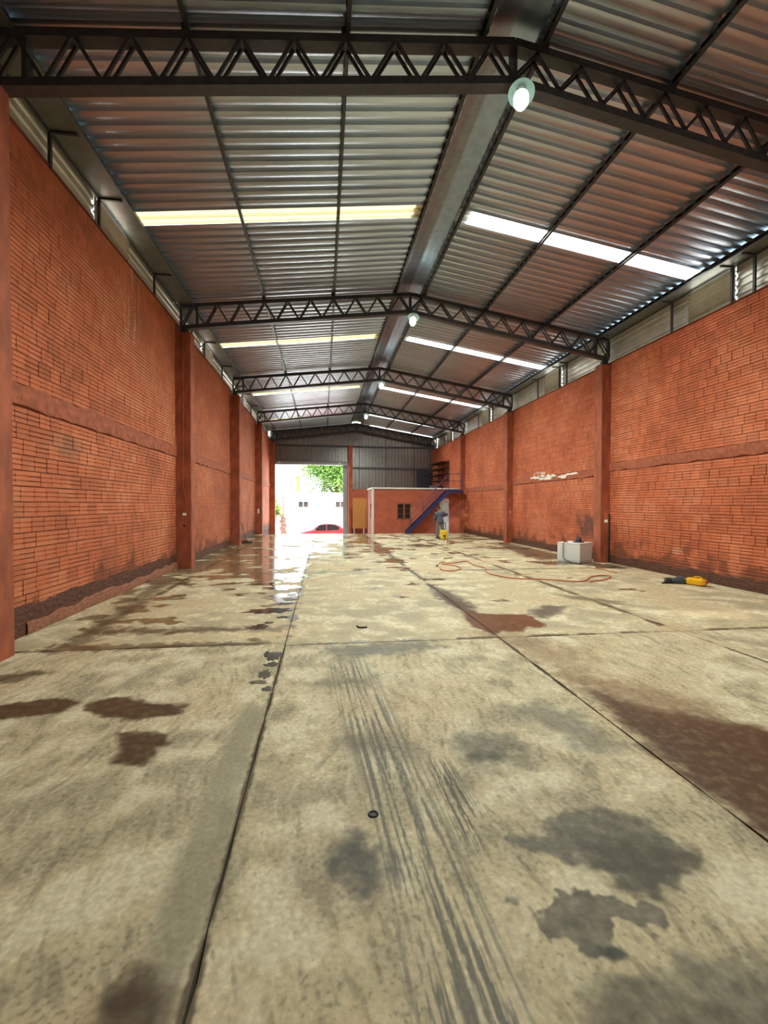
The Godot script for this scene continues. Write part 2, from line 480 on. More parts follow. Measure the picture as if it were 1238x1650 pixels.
# ---------------------------------------------------------------- paint on the block walls: one map for each wall, (d, y) over 43 by 8 metres
func wall_texture(seed_: int, left: bool) -> ImageTexture:
	var w := 1344
	var h := 336
	var big := noise(seed_, 0.35, 3)
	var mid := noise(seed_ + 1, 1.6, 4)
	var run := noise(seed_ + 2, 1.0, 4)
	var scuff := noise(seed_ + 3, 1.0, 3)
	var px := PackedByteArray()
	px.resize(w * h * 4)
	var red := Vector3(194, 108, 70) if left else Vector3(198, 108, 68)
	var pale := Vector3(206, 128, 90) if left else Vector3(210, 126, 88)
	var brown := Vector3(164, 92, 60) if left else Vector3(170, 88, 54)
	for j in h:
		var y := 7.4 - 8.0 * (j + 0.5) / h
		for i in w:
			var d := -8.0 + 43.0 * (i + 0.5) / w
			var a := big.get_noise_2d(d, y)
			var b := mid.get_noise_2d(d, y)
			var s := scuff.get_noise_2d(d * 1.2, y * 14.0)
			var r := run.get_noise_2d(d * 5.0, y * 0.35)
			var col := red.lerp(pale, smooth(0.0, 0.5, a * 0.8 + b * 0.5 + s * 0.35))
			col = col.lerp(brown, smooth(0.05, 0.5, -a * 0.8 - b * 0.4 + s * 0.35 + r * 0.25) * 0.8)
			# splashed dirt at the foot of the wall, ragged along its top
			var foot := smooth(0.55, 0.30, y + 0.45 * b + 0.3 * a)
			col = col.lerp(Vector3(112, 62, 42), foot * 0.7)
			if left:
				# lime run below the wall top, worn mortar patches under the belt
				var k := smooth(0.55, 0.1, absf(d - 10.2 + 0.2 * a)) * smooth(4.6, 5.4, y) * smooth(0.0, 0.35, r + 0.3 * s)
				col = col.lerp(Vector3(214, 186, 160), k * 0.8)
				k = smooth(0.75, 0.3, Vector2((d - 7.7) * 1.2, (y - 2.62) * 3.2).length() + 0.4 * b)
				col = col.lerp(Vector3(158, 112, 82), k * 0.6)
			else:
				var k := smooth(0.75, 0.15, Vector2((d - 14.2) * 0.9, (y - 1.05) * 1.1).length() + 0.5 * b)
				col = col.lerp(Vector3(96, 62, 56), k * 0.75)
				k = smooth(0.28, 0.12, Vector2((d - 17.6) * 0.32, (y - 2.98) * 1.5).length() + 0.12 * s) * smooth(0.02, 0.12, s + b * 0.6)
				col = col.lerp(Vector3(232, 222, 212), k)
				k = smooth(0.28, 0.12, Vector2((d - 15.6) * 0.32, (y - 2.86) * 2.0).length() + 0.12 * s) * smooth(0.08, 0.18, s + b * 0.6)
				col = col.lerp(Vector3(232, 222, 212), k)
				k = smooth(0.2, 0.1, Vector2((d - 10.3) * 0.9, (y - 0.62) * 1.7).length())
				col = col.lerp(Vector3(205, 150, 126), k * 0.8)
			var at := (j * w + i) * 4
			px[at] = int(clampf(col.x, 0, 255))
			px[at + 1] = int(clampf(col.y, 0, 255))
			px[at + 2] = int(clampf(col.z, 0, 255))
			px[at + 3] = 255
	return ImageTexture.create_from_image(Image.create_from_data(w, h, false, Image.FORMAT_RGBA8, px))


func wall_material(called: String, tex: Texture2D, tint: Color, instanced := false) -> StandardMaterial3D:
	var m := mottled(called, tint, 0.82, 0.0, tex, Vector3(1.0 / 43.0, 1.0 / 8.0, 1.0 / 43.0))
	m.uv1_offset = Vector3(0.0, -7.4 / 8.0, -8.0 / 43.0)
	m.vertex_color_use_as_albedo = instanced
	return m


func make_materials() -> void:
	var blotch := grey_noise(21, 0.012, 0.72, 1.0)
	var soft := grey_noise(24, 0.008, 0.88, 1.0)
	var speck := grey_noise(22, 0.05, 0.8, 1.0)
	var lumps := grey_noise(23, 0.02, 0.0, 1.0)
	var wl := wall_texture(31, true)
	var wr := wall_texture(41, false)
	for k in 4:
		var g: float = [1.0, 0.96, 0.92, 0.98][k]
		wall_material("block_l%d" % k, wl, Color(g, g * 0.99, g * 0.98))
		wall_material("block_r%d" % k, wr, Color(g, g * 0.99, g * 0.98))
	wall_material("blocks_l", wl, Color.WHITE, true)
	wall_material("blocks_r", wr, Color.WHITE, true)
	wall_material("mortar_l", wl, rgb(168, 158, 152))
	wall_material("mortar_r", wr, rgb(168, 158, 152))
	mottled("belt", rgb(184, 100, 68), 0.85, 0.0, blotch, Vector3(0.9, 0.9, 0.9), lumps, 1.2)
	mottled("column_paint", rgb(182, 98, 66), 0.8, 0.0, blotch, Vector3(0.5, 0.25, 0.5), lumps, 0.7)
	mottled("render_red", rgb(186, 98, 72), 0.8, 0.0, soft, Vector3(0.4, 0.4, 0.4), lumps, 0.6)
	mottled("damp_plaster", rgb(104, 60, 40), 0.75, 0.0, blotch, Vector3(0.8, 1.4, 0.8), lumps, 1.5)
	mottled("kerb_plaster", rgb(172, 112, 84), 0.85, 0.0, blotch, Vector3(1.2, 1.2, 1.2), lumps, 1.5)
	# galvanised roofing: dull, streaked along the ribs
	var spangle := grey_noise(25, 0.014, 0.86, 1.0)
	var rough := grey_noise(26, 0.01, 0.82, 1.0)
	mottled("galvanised", rgb(204, 220, 236), 0.34, 0.95, spangle, Vector3(0.05, 0.3, 0.15))
	var z := mottled("galvanised_cap", rgb(150, 164, 178), 0.36, 0.96, spangle, Vector3(0.5, 0.5, 0.5))
	z.roughness_texture = rough
	mottled("cladding", rgb(222, 222, 212), 0.34, 0.45, spangle, Vector3(0.3, 0.3, 0.3))
	mottled("gable_metal", rgb(140, 138, 134), 0.36, 0.85, spangle, Vector3(0.6, 0.3, 0.6))
	mottled("gutter_metal", rgb(132, 138, 130), 0.42, 0.55, spangle, Vector3(0.4, 0.4, 0.4))
	mottled("vent_metal", rgb(150, 146, 126), 0.5, 0.4, spangle, Vector3(0.5, 0.5, 0.5))
	mottled("steel_paint", rgb(66, 67, 72), 0.45, 0.1, blotch, Vector3(1.0, 1.0, 1.0))
	mottled("purlin_paint", rgb(62, 63, 68), 0.4, 0.25, blotch, Vector3(1.0, 1.0, 1.0))
	# translucent roof sheets: part of the sky shows through, part is scattered
	for s in [["skylight_cream", Color(rgb(206, 194, 150), 0.99), rgb(99, 95, 74)], ["skylight_white", Color(rgb(226, 224, 210), 0.97), Color(1, 1, 0.98)]]:
		var k := mat(s[0], s[1], 0.5)
		k.transparency = BaseMaterial3D.TRANSPARENCY_ALPHA
		k.backlight_enabled = true
		k.backlight = s[2]
	# floor
	var dirt := grey_noise(27, 0.03, 0.84, 1.0, 5, 1024)
	for s in [["floor_near", floor_texture(-4.0, 9.0, -0.4, 6.0, 1856, 928)], ["floor_far", floor_texture(-4.0, 9.0, 5.6, 28.4, 960, 960)]]:
		var k := mat(s[0], Color.WHITE, 1.0)
		k.albedo_texture = s[1]
		k.roughness_texture = s[1]
		k.roughness_texture_channel = BaseMaterial3D.TEXTURE_CHANNEL_ALPHA
		k.detail_enabled = true
		k.detail_albedo = dirt
		k.detail_blend_mode = BaseMaterial3D.BLEND_MODE_MUL
		k.detail_uv_layer = BaseMaterial3D.DETAIL_UV_2
	mottled("floor_plain", rgb(182, 166, 130), 0.75, 0.0, blotch, Vector3(0.4, 0.4, 0.4))
	mottled("joint_dirt", rgb(66, 56, 42), 0.9, 0.0, blotch, Vector3(1, 1, 1))
	mottled("ramp_concrete", rgb(196, 190, 178), 0.4, 0.0, blotch, Vector3(0.4, 0.4, 0.4))
	mottled("street", rgb(190, 186, 178), 0.85, 0.0, blotch, Vector3(0.2, 0.2, 0.2))
	mottled("white_render", rgb(238, 236, 230), 0.8, 0.0, blotch, Vector3(0.1, 0.1, 0.1))
	mottled("stone_pink", rgb(130, 92, 80), 0.85, 0.0, speck, Vector3(0.8, 0.8, 0.8))
	mottled("plywood", rgb(206, 138, 62), 0.6, 0.0, grey_noise(28, 0.01, 0.8, 1.0), Vector3(3.0, 0.25, 3.0))
	mottled("wood_frame", rgb(150, 92, 52), 0.6, 0.0, blotch, Vector3(2.0, 0.4, 2.0))
	mottled("bark", rgb(110, 88, 66), 0.9, 0.0, blotch, Vector3(1.5, 0.5, 1.5))
	mat("bare_plaster", rgb(232, 224, 212), 0.85)
	mat("white_trim", rgb(222, 220, 212), 0.5)
	mat("white_box", rgb(226, 226, 222), 0.5)
	mat("stair_blue", rgb(40, 45, 94), 0.45)
	mat("rail_blue", rgb(74, 60, 104), 0.5)
	mat("door_blue", rgb(226, 242, 250), 0.3)
	mat("dark_glass", rgb(40, 36, 34), 0.12)
	mat("black_rubber", rgb(30, 30, 32), 0.6)
	mat("black_plastic", rgb(36, 38, 42), 0.5)
	mat("shelf_wood", rgb(70, 40, 32), 0.7)
	mat("slat_dark", rgb(44, 46, 58), 0.5)
	mat("yellow_plastic", rgb(236, 196, 40), 0.35)
	mat("yellow_can", rgb(244, 182, 20), 0.3)
	mat("yellow_paint", rgb(226, 160, 8), 0.6)
	mat("hose_cream", rgb(214, 200, 160), 0.5)
	mat("cord_orange", rgb(206, 112, 74), 0.55)
	mat("cord_black", rgb(40, 38, 36), 0.5)
	mat("cloth_dark", rgb(70, 76, 82), 0.9)
	mat("grey_gate", rgb(142, 146, 148), 0.5, 0.2)
	mat("socket_white", rgb(236, 230, 218), 0.4)
	mat("red_plastic", rgb(180, 52, 40), 0.45)
	mat("broom_pole", rgb(92, 70, 66), 0.5)
	mat("skin", rgb(150, 104, 80), 0.6)
	mat("shirt", rgb(86, 92, 106), 0.85)
	mat("trousers", rgb(116, 112, 98), 0.85)
	mat("cap", rgb(34, 34, 40), 0.8)
	mat("boots", rgb(44, 40, 38), 0.6)
	mat("car_red", rgb(196, 30, 44), 0.25).clearcoat_enabled = true
	mat("car_dark", rgb(30, 30, 32), 0.5)
	mat("chrome", rgb(200, 200, 204), 0.2, 1.0)
	mat("enamel", rgb(120, 138, 130), 0.3)
	mat("ceramic", rgb(214, 210, 200), 0.4)
	var water := mat("water", rgb(86, 80, 70), 0.08)
	water.metallic_specular = 0.5
	var bulb := mat("bulb_glow", rgb(245, 255, 248), 0.4)
	bulb.emission_enabled = true
	bulb.emission = rgb(236, 255, 244)
	bulb.emission_energy_multiplier = 3.0
	for k in 3:
		var leaf := mat("leaf%d" % k, [rgb(66, 98, 36), rgb(86, 118, 42), rgb(50, 84, 44)][k], 0.6)
		leaf.backlight_enabled = true
		leaf.backlight = rgb(90, 120, 40)


# ---------------------------------------------------------------- the place
func _ready() -> void:
	rng.seed = 7
	# camera: level phone at eye height, turned a little to the right of the hall's axis
	var cam := Camera3D.new()
	cam.name = "camera"
	add_child(cam)
	cam.position = Vector3(0, 1.75, 0)
	cam.rotation = Vector3(-0.0163, -0.1309, 0.0028)
	cam.fov = rad_to_deg(2.0 * atan(825.0 / 742.98))
	cam.near = 0.05
	cam.far = 400.0
	cam.current = true
	# a bright, thinly clouded sky; no sun spots reach the floor
	var env := Environment.new()
	env.background_mode = Environment.BG_SKY
	var sky := ProceduralSkyMaterial.new()
	sky.sky_top_color = rgb(214, 226, 240)
	sky.sky_horizon_color = rgb(248, 250, 250)
	sky.sky_curve = 0.2
	sky.ground_horizon_color = rgb(200, 198, 190)
	sky.ground_bottom_color = rgb(150, 146, 138)
	sky.energy_multiplier = SKY
	env.sky = Sky.new()
	env.sky.sky_material = sky
	env.tonemap_mode = Environment.TONE_MAPPER_LINEAR
	env.tonemap_exposure = 1.28
	env.sdfgi_enabled = true
	env.ssao_enabled = true
	env.ssil_enabled = true
	# high sun behind the camera: it lights the street and the house front, not the hall
	var sun := DirectionalLight3D.new()
	sun.name = "sun"
	add_child(sun)
	sun.look_at_from_position(Vector3.ZERO, Vector3(0.25, -0.85, -0.5), Vector3.UP)
	sun.light_energy = 14.0
	sun.light_color = rgb(255, 248, 234)
	sun.light_angular_distance = 2.0
	sun.shadow_enabled = true
	sun.sky_mode = DirectionalLight3D.SKY_MODE_LIGHT_ONLY
	var around := WorldEnvironment.new()
	around.name = "environment"
	around.environment = env
	add_child(around)

	make_materials()
	build_ground()
	build_floor()
	build_walls()
	build_columns()
	build_roof()
	build_trusses()
	build_gable()
	build_office()
	build_outside()
	build_lamps()
	build_things()
	build_person()
	build_puddles()


const STREET := -1.38
const SKY := 8.0
const LAMP := 24.0


func build_ground() -> void:
	var g := structure("floor_street")
	var b := MB.new()
	b.box(V(0, STREET - 0.1, 60), Vector3(160, 0.2, 44))
	part("asphalt", b, M.street, g)
	b = MB.new()
	b.box(V(-45, STREET - 0.1, 10), Vector3(70, 0.2, 56))
	part("asphalt", b, M.street, g)
	b = MB.new()
	b.box(V(45, STREET - 0.1, 10), Vector3(70, 0.2, 56))
	part("asphalt", b, M.street, g)


# one slab of concrete with slightly uneven edges
func slab(x0: float, x1: float, d0: float, d1: float, m: Material, parent: Node, tex: Array) -> void:
	var edge := noise(int(x0 * 100 + d0 * 10) + 500, 1.3, 3)
	var p := PackedVector2Array()
	var step := 0.22
	var c := [Vector2(x0, d0), Vector2(x1, d0), Vector2(x1, d1), Vector2(x0, d1)]
	for k in 4:
		var a: Vector2 = c[k]
		var e: Vector2 = c[(k + 1) % 4]
		var cnt := int(a.distance_to(e) / step) + 1
		var nrm := (e - a).normalized().orthogonal()
		for i in cnt:
			var q := a.lerp(e, float(i) / cnt)
			if i > 0:
				q += nrm * 0.011 * edge.get_noise_2d(q.x * 3.0, q.y * 3.0 + k * 50.0)
			p.append(q)
	var b := MB.new()
	var id := Geometry2D.triangulate_polygon(p)
	for i in range(0, id.size(), 3):
		b.tri(V(p[id[i]].x, 0, p[id[i]].y), V(p[id[i + 1]].x, 0, p[id[i + 1]].y), V(p[id[i + 2]].x, 0, p[id[i + 2]].y), Vector3.UP, Vector3.UP, Vector3.UP)
	for i in p.size():
		var q := p[i]
		var r := p[(i + 1) % p.size()]
		var o := (r - q).orthogonal().normalized()
		var mid_ := (q + r) / 2.0 - Vector2((x0 + x1) / 2.0, (d0 + d1) / 2.0)
		if o.dot(mid_) < 0.0:
			o = -o
		b.quad(V(q.x, 0, q.y), V(r.x, 0, r.y), V(r.x, -0.03, r.y), V(q.x, -0.03, q.y), Vector3(o.x, 0, -o.y))
	if tex:
		for q in b.v:
			b.t.append(Vector2((q.x - tex[0]) / (tex[1] - tex[0]), (-q.z - tex[2]) / (tex[3] - tex[2])))
			b.t2.append(Vector2(q.x, q.z) * 0.8)
	part("slab", b, m, parent)


func build_floor() -> void:
	var g := structure("floor")
	var b := MB.new()
	b.box(V(2.35, -0.17, 9.8), Vector3(13.0, 0.3, 35.6))
	part("bed", b, M.joint_dirt, g)
	var lanes := [-3.95, -3.15, -0.47, 2.3, 4.92, 7.5, 8.66]
	var cuts := [-8.0, -0.4, 5.8, 11.95, 18.1, 24.25, 27.6]
	var gap := 0.007
	for r in 6:
		for l in 6:
			var d0: float = cuts[r] + gap
			var d1: float = cuts[r + 1] - gap
			if l <= 1 and r >= 1 and r <= 3:
				if r > 1:
					d0 += 0.1
				d1 += 0.1
			var near := r == 1
			slab(lanes[l] + gap, lanes[l + 1] - gap, d0, d1, M.floor_plain if r == 0 else M.floor_near if near else M.floor_far, g, [] if r == 0 else [-4.0, 9.0, -0.4, 6.0] if near else [-4.0, 9.0, 5.6, 28.4])
	# beyond the crest the floor falls to the street
	b = MB.new()
	var run := [Vector2(27.6, 0.0), Vector2(34.74, -0.56), Vector2(38.5, STREET + 0.01)]
	for k in 2:
		var x0 := -3.95 if k == 0 else -7.0
		var x1 := 8.66 if k == 0 else 9.0
		b.quad(V(x0, run[k].y, run[k].x), V(x1, run[k].y, run[k].x), V(x1, run[k + 1].y, run[k + 1].x), V(x0, run[k + 1].y, run[k + 1].x), Vector3.UP)
	part("ramp", b, M.ramp_concrete, g)


# a hollow clay block laid on its side: three raised bands between two grooves; x points out of the wall
func block_mesh() -> ArrayMesh:
	var h := 0.190
	var l := 0.271
	var p := [Vector2(-0.016, 0.0), Vector2(-0.003, 0.0), Vector2(0.0, 0.003)]
	for g in [h / 3.0, h * 2.0 / 3.0]:
		p += [Vector2(0.0, g - 0.0095), Vector2(-0.012, g - 0.0065), Vector2(-0.012, g + 0.0065), Vector2(0.0, g + 0.0095)]
	p += [Vector2(0.0, h - 0.003), Vector2(-0.003, h), Vector2(-0.016, h)]
	var b := MB.new()
	for i in p.size() - 1:
		var a: Vector2 = p[i]
		var c: Vector2 = p[i + 1]
		var e := c - a
		b.quad(Vector3(a.x, a.y, -l / 2), Vector3(c.x, c.y, -l / 2), Vector3(c.x, c.y, l / 2), Vector3(a.x, a.y, l / 2), Vector3(e.y, -e.x, 0))
	for s in [-1.0, 1.0]:
		b.quad(Vector3(-0.016, 0, s * l / 2), Vector3(-0.001, 0, s * l / 2), Vector3(-0.001, h, s * l / 2), Vector3(-0.016, h, s * l / 2), Vector3(0, 0, s))
	return b.mesh()


# a strip along the wall with ragged upper and lower edges, standing out by some centimetres
func ragged_strip(x: float, side: float, d0: float, d1: float, y0: float, y1: float, out: float, rough: float, seed_: int) -> MB:
	var k := noise(seed_, 1.6, 4)
	var b := MB.new()
	var cnt := int((d1 - d0) / 0.12) + 1
	var rows := []
	for i in cnt + 1:
		var d := lerpf(d0, d1, float(i) / cnt)
		var lo := y0 + rough * k.get_noise_2d(d, 3.0)
		var hi := y1 + rough * k.get_noise_2d(d, 40.0)
		var o := out * (1.0 + 0.5 * k.get_noise_2d(d * 1.5, 80.0))
		rows.append([V(x - side * 0.02, lo - 0.004, d), V(x + side * o * 0.8, lo, d), V(x + side * o, lo + 0.02, d), V(x + side * o * 1.15, (lo + hi) / 2.0, d), V(x + side * o, hi - 0.02, d), V(x + side * o * 0.7, hi, d), V(x - side * 0.02, hi + 0.006, d)])
	for i in cnt:
		for j in 6:
			b.quad(rows[i][j], rows[i + 1][j], rows[i + 1][j + 1], rows[i][j + 1], Vector3(side, 0.3 if j > 3 else -0.3 if j < 2 else 0.0, 0))
	return b


func build_walls() -> void:
	meshes.block = block_mesh()
	for left in [true, false]:
		var side := 1.0 if left else -1.0
		var x := WL if left else WR
		var top := TOP_L if left else TOP_R
		var s := "l" if left else "r"
		var g := structure("wall_left" if left else "wall_right")
		var b := MB.new()
		b.box(V(x - side * (0.013 + 0.125), (top - 0.8) / 2.0, (BACK + END) / 2.0), Vector3(0.25, top + 0.8, END - BACK))
		part("backing", b, M["mortar_" + s], g)
		b = MB.new()
		b.box(V(x - side * 0.11, top + 0.012, (BACK + END) / 2.0), Vector3(0.27, 0.024, END - BACK))
		part("wall_cap", b, M["mortar_" + s], g)
		# the concrete belt, a length in each bay, with the blocks above and below it
		var spans := []
		for k in range(-1, 5):
			var d0: float = (T[k] + 0.4) if k >= 0 else BACK
			var d1: float = T[k + 1] if k < 4 else END
			if d1 - d0 < 0.5:
				continue
			var y0: float = 3.02 if left else [2.78, 2.78, 2.66, 2.5, 2.5, 2.5][k + 1]
			spans.append([d0, d1, y0, y0 + (0.29 if left else 0.25)])
			part("belt", ragged_strip(x, side, d0 - 0.02, d1 + 0.02, y0, y0 + (0.29 if left else 0.25), 0.03, 0.05, 60 + k + (20 if left else 0)), M.belt, g)
		# blocks in courses
		var all := []
		for sp in spans:
			for part_ in [[0.12, sp[2] - 0.01], [sp[3] + 0.005, top]]:
				var rows := int(round((part_[1] - part_[0]) / 0.2055))
				var pitch: float = (part_[1] - part_[0]) / rows
				for r in rows:
					var d: float = sp[0] + (0.0 if r % 2 else -0.14) + rng.randf_range(-0.06, 0.06)
					while d < sp[1] - 0.02:
						var l := rng.randf_range(0.255, 0.292)
						var a := maxf(d, sp[0])
						var e := minf(d + l, sp[1])
						if e - a > 0.03 and e > 3.0:
							var open := 0.005 if rng.randf() < 0.65 else 0.016
							all.append([a + open / 2.0, e - open / 2.0, part_[0] + pitch * r + 0.006 + rng.randf_range(-0.002, 0.002), (pitch - 0.015) / 0.190])
						d += l
		# the 300 that show largest are parts of their own, the rest one object
		var seen_from := 6.2 if left else 7.1
		var near := all.filter(func(q): return q[1] > seen_from)
		near.sort_custom(func(p, q): return Vector2(p[0], (p[2] - 1.75) * 0.35).length() < Vector2(q[0], (q[2] - 1.75) * 0.35).length())
		var own := {}
		for k in mini(300, near.size()):
			own[near[k]] = true
		var rest := []
		for q in all:
			var l: float = q[1] - q[0]
			var xf := Transform3D(Basis(Vector3(side, 0, 0), Vector3(0, q[3], 0), Vector3(0, 0, side * l / 0.271)), V(x + side * rng.randf_range(-0.002, 0.003), q[2], (q[0] + q[1]) / 2.0))
			if own.has(q):
				var o := part("block", meshes.block, M["block_%s%d" % [s, rng.randi() % 4]], g)
				o.transform = xf
			else:
				rest.append(xf)
		var mm := MultiMesh.new()
		mm.transform_format = MultiMesh.TRANSFORM_3D
		mm.use_colors = true
		mm.mesh = meshes.block
		mm.instance_count = rest.size()
		for k in rest.size():
			mm.set_instance_transform(k, rest[k])
			var t := rng.randf_range(0.88, 1.0)
			mm.set_instance_color(k, Color(t, t * rng.randf_range(0.97, 1.0), t * 0.98))
		var mi := MultiMeshInstance3D.new()
		mi.name = "blocks"
		mi.multimesh = mm
		mi.material_override = M["blocks_" + s]
		mi.set_meta("kind", "stuff")
		g.add_child(mi)
		# flakes where the paint has come off the belt
		if not left:
			for q in [[17.9, 2.86, 0.5, 0.05], [17.3, 2.84, 0.3, 0.10], [16.8, 2.80, 0.34, 0.09], [16.45, 2.86, 0.2, 0.05], [15.75, 2.78, 0.34, 0.05], [15.2, 2.84, 0.42, 0.035]]:
				var fl := noise(int(q[0] * 31), 1.0, 3)
				var pl := PackedVector2Array()
				for i in 18:
					var an := TAU * i / 18.0
					var rr := 1.0 + 0.9 * fl.get_noise_2d(cos(an) * 1.6, sin(an) * 1.6)
					pl.append(Vector2(cos(an) * q[2] * rr, sin(an) * q[3] * rr))
				b = MB.new()
				b.prism(pl, 0.02, Transform3D(Basis(Vector3.FORWARD, Vector3.UP, Vector3.LEFT), V(x - 0.028, q[1], q[0])))
				part("plaster_flake", b, M.bare_plaster, g, "bare white plaster flake")
		# plaster at the foot
		var f := structure("baseboard_left" if left else "baseboard_right")
		for sp in spans:
			if sp[1] < 3.0:
				continue
			var near_bay: bool = sp[0] < 8.0
			part("damp_band", ragged_strip(x, side, sp[0], sp[1], -0.02, 0.40 if near_bay and left else 0.24, 0.012, 0.07 if left else 0.06, 90 + int(sp[0])), M.damp_plaster if left or not near_bay else M.damp_plaster, f)
			if left and near_bay:
				part("kerb", ragged_strip(x, side, sp[0] + 0.5, sp[1], -0.02, 0.17, 0.035, 0.07, 97), M.kerb_plaster, f)
		# sheet cladding above the wall, steel posts, gutter
		var gy := 7.12 if left else 6.83
		var xc := x - side * 0.07
		for k in range(-2, 4):
			var d0: float = T[k] if k >= 0 else T[0] + 7.24 * k
			if d0 + 7.24 < BACK:
				continue
			var cuts: Array = [0.0, 1.53, 3.0, 4.35, 5.67, 7.24] if left else [0.0, 2.55, 3.07, 4.31, 4.78, 7.24]
			for c in 5:
				var a: float = maxf(d0 + cuts[c] + (0.0 if c != 3 else 0.008), BACK)
				var e: float = d0 + cuts[c + 1] - (0.012 if c == 1 else 0.0)
				if e < a + 0.05:
					continue
				if c == 2:
					b = MB.new()
					var xv := x - side * 0.05
					b.bar(V(xv, top + 0.06, a), V(xv, top + 0.06, e), 0.03, 0.1)
					b.bar(V(xv, top, a + 0.015), V(xv, gy, a + 0.015), 0.03, 0.03)
					b.bar(V(xv, top, e - 0.015), V(xv, gy, e - 0.015), 0.03, 0.03)
					var fr := part("vent_frame", b, M.vent_metal, g)
					for q in (4 if left else 7):
						var lv := MB.new()
						lv.box(V(xv, top + 0.13 + q * 0.1, (a + e) / 2.0), Vector3(0.15, 0.008, e - a), Basis(Vector3.BACK, side * 0.85))
						part("louvre", lv, M.vent_metal, fr)
				else:
					part("cladding_sheet", ribbed_side(xc, side, top, gy + 0.02, a, e), M.cladding, g)
			for c in ([1, 2, 4] if left else [1, 2, 4]):
				var d: float = d0 + cuts[c]
				if d < BACK:
					continue
				b = MB.new()
				var xp := x + side * 0.05
				var xe := XL if left else XR
				b.bar(V(xp - side * 0.03, top, d), V(xp - side * 0.03, gy - 0.01, d), 0.04, 0.05, Vector3.BACK)
				b.bar(V(xp - side * 0.03, gy - 0.02, d), V(xe, gy - 0.02, d), 0.04, 0.03)
				part("cladding_post", b, M.steel_paint, g)
			var ga := maxf(d0, BACK)
			var xi := XL + 0.06 if left else XR - 0.06
			for q in 2:
				b = MB.new()
				var a: float = lerpf(ga, d0 + 7.24, q / 2.0) + 0.004
				var e: float = lerpf(ga, d0 + 7.24, (q + 1) / 2.0)
				b.box(V((xi + x - side * 0.13) / 2.0, gy, (a + e) / 2.0), Vector3(absf(xi - x) + 0.13, 0.006, e - a))
				b.box(V(x - side * 0.13, gy + 0.05, (a + e) / 2.0), Vector3(0.006, 0.1, e - a))
				part("gutter_sheet", b, M.gutter_metal, g)
			b = MB.new()
			b.bar(V(x + side * 0.02, gy - 0.03, ga), V(x + side * 0.02, gy - 0.03, d0 + 7.24), 0.025, 0.025)
			part("gutter_rail", b, M.steel_paint, g)
	# the end wall behind the camera
	var r := structure("wall_rear")
	var b := MB.new()
	b.box(V(2.35, 3.4, BACK - 0.13), Vector3(13.2, 8.4, 0.25))
	part("backing", b, M.render_red, r)


# sheet metal with ribs running along the wall
func ribbed_side(x: float, side: float, y0: float, y1: float, d0: float, d1: float) -> MB:
	var b := MB.new()
	var p := [Vector2(0, y0)]
	var y := y0 + 0.06
	while y + 0.14 < y1:
		p += [Vector2(0, y), Vector2(-0.03, y + 0.02), Vector2(-0.03, y + 0.07), Vector2(0, y + 0.09)]
		y += 0.16
	p.append(Vector2(0, y1))
	for i in p.size() - 1:
		b.quad(V(x + side * p[i].x, p[i].y, d0), V(x + side * p[i + 1].x, p[i + 1].y, d0), V(x + side * p[i + 1].x, p[i + 1].y, d1), V(x + side * p[i].x, p[i].y, d1), Vector3(side, 0, 0))
	return b


func build_columns() -> void:
	var nth := ["fifth", "fourth", "third", "second", "first"]
	for left in [true, false]:
		for k in 5:
			var d: float = T[k] - (0.33 if k == 0 else 0.0)
			var x := XL if left else XR
			var w := absf((WL if left else WR) - x) + 0.02
			var top := 6.36 if left else 6.0
			var c := base("concrete_column", V(x, 0, d), "%s red-painted concrete column from the gable end on the %s" % [nth[k], "wall that runs to the open gate" if left else "wall that runs to the office"], "column", "concrete columns along the side walls")
			var side := -1.0 if left else 1.0
			var b := MB.new()
			var bot := -0.7 if k == 4 else 0.0
			# uneven shuttered faces
			var k2 := noise(200 + k * 2 + int(left), 1.1, 3)
			var rows := []
			var cnt := 24
			for i in cnt + 1:
				var y := lerpf(bot, top, float(i) / cnt)
				var j := 0.012 * k2.get_noise_2d(y * 2.0, 0.0)
				var q := 0.012 * k2.get_noise_2d(y * 2.0, 30.0)
				rows.append([Vector3(side * w, y, 0.0), Vector3(side * 0.015 + j, y, 0.0), Vector3(j, y, -0.015), Vector3(q, y, -0.36), Vector3(side * w, y, -0.375)])
			for i in cnt:
				for j in 4:
					b.quad(rows[i][j], rows[i][j + 1], rows[i + 1][j + 1], rows[i + 1][j], [Vector3.BACK, Vector3(-side, 0, 1), Vector3(-side, 0, 0), Vector3.FORWARD][j])
			b.quad(rows[cnt][0], rows[cnt][1], rows[cnt][3], rows[cnt][4], Vector3.UP)
			part("shaft", b, M.column_paint, c)
			b = MB.new()
			var hgt := (6.44 if left else 6.13) - top
			b.box(Vector3(side * w * 0.45, top + 0.012, -0.18), Vector3(0.3, 0.024, 0.3))
			b.box(Vector3(side * w * 0.45, top + hgt / 2.0, -0.11), Vector3(0.2, hgt, 0.1))
			part("bearing_plate", b, M.steel_paint, c)


func chord_top(x: float) -> float:
	return 7.81 - 0.1117 * (RX - x) if x < RX else 7.81 - 0.163 * (x - RX)


func chord_bottom(x: float) -> float:
	return 7.22 - 0.1245 * (RX - x) if x < RX else 7.22 - 0.1757 * (x - RX)


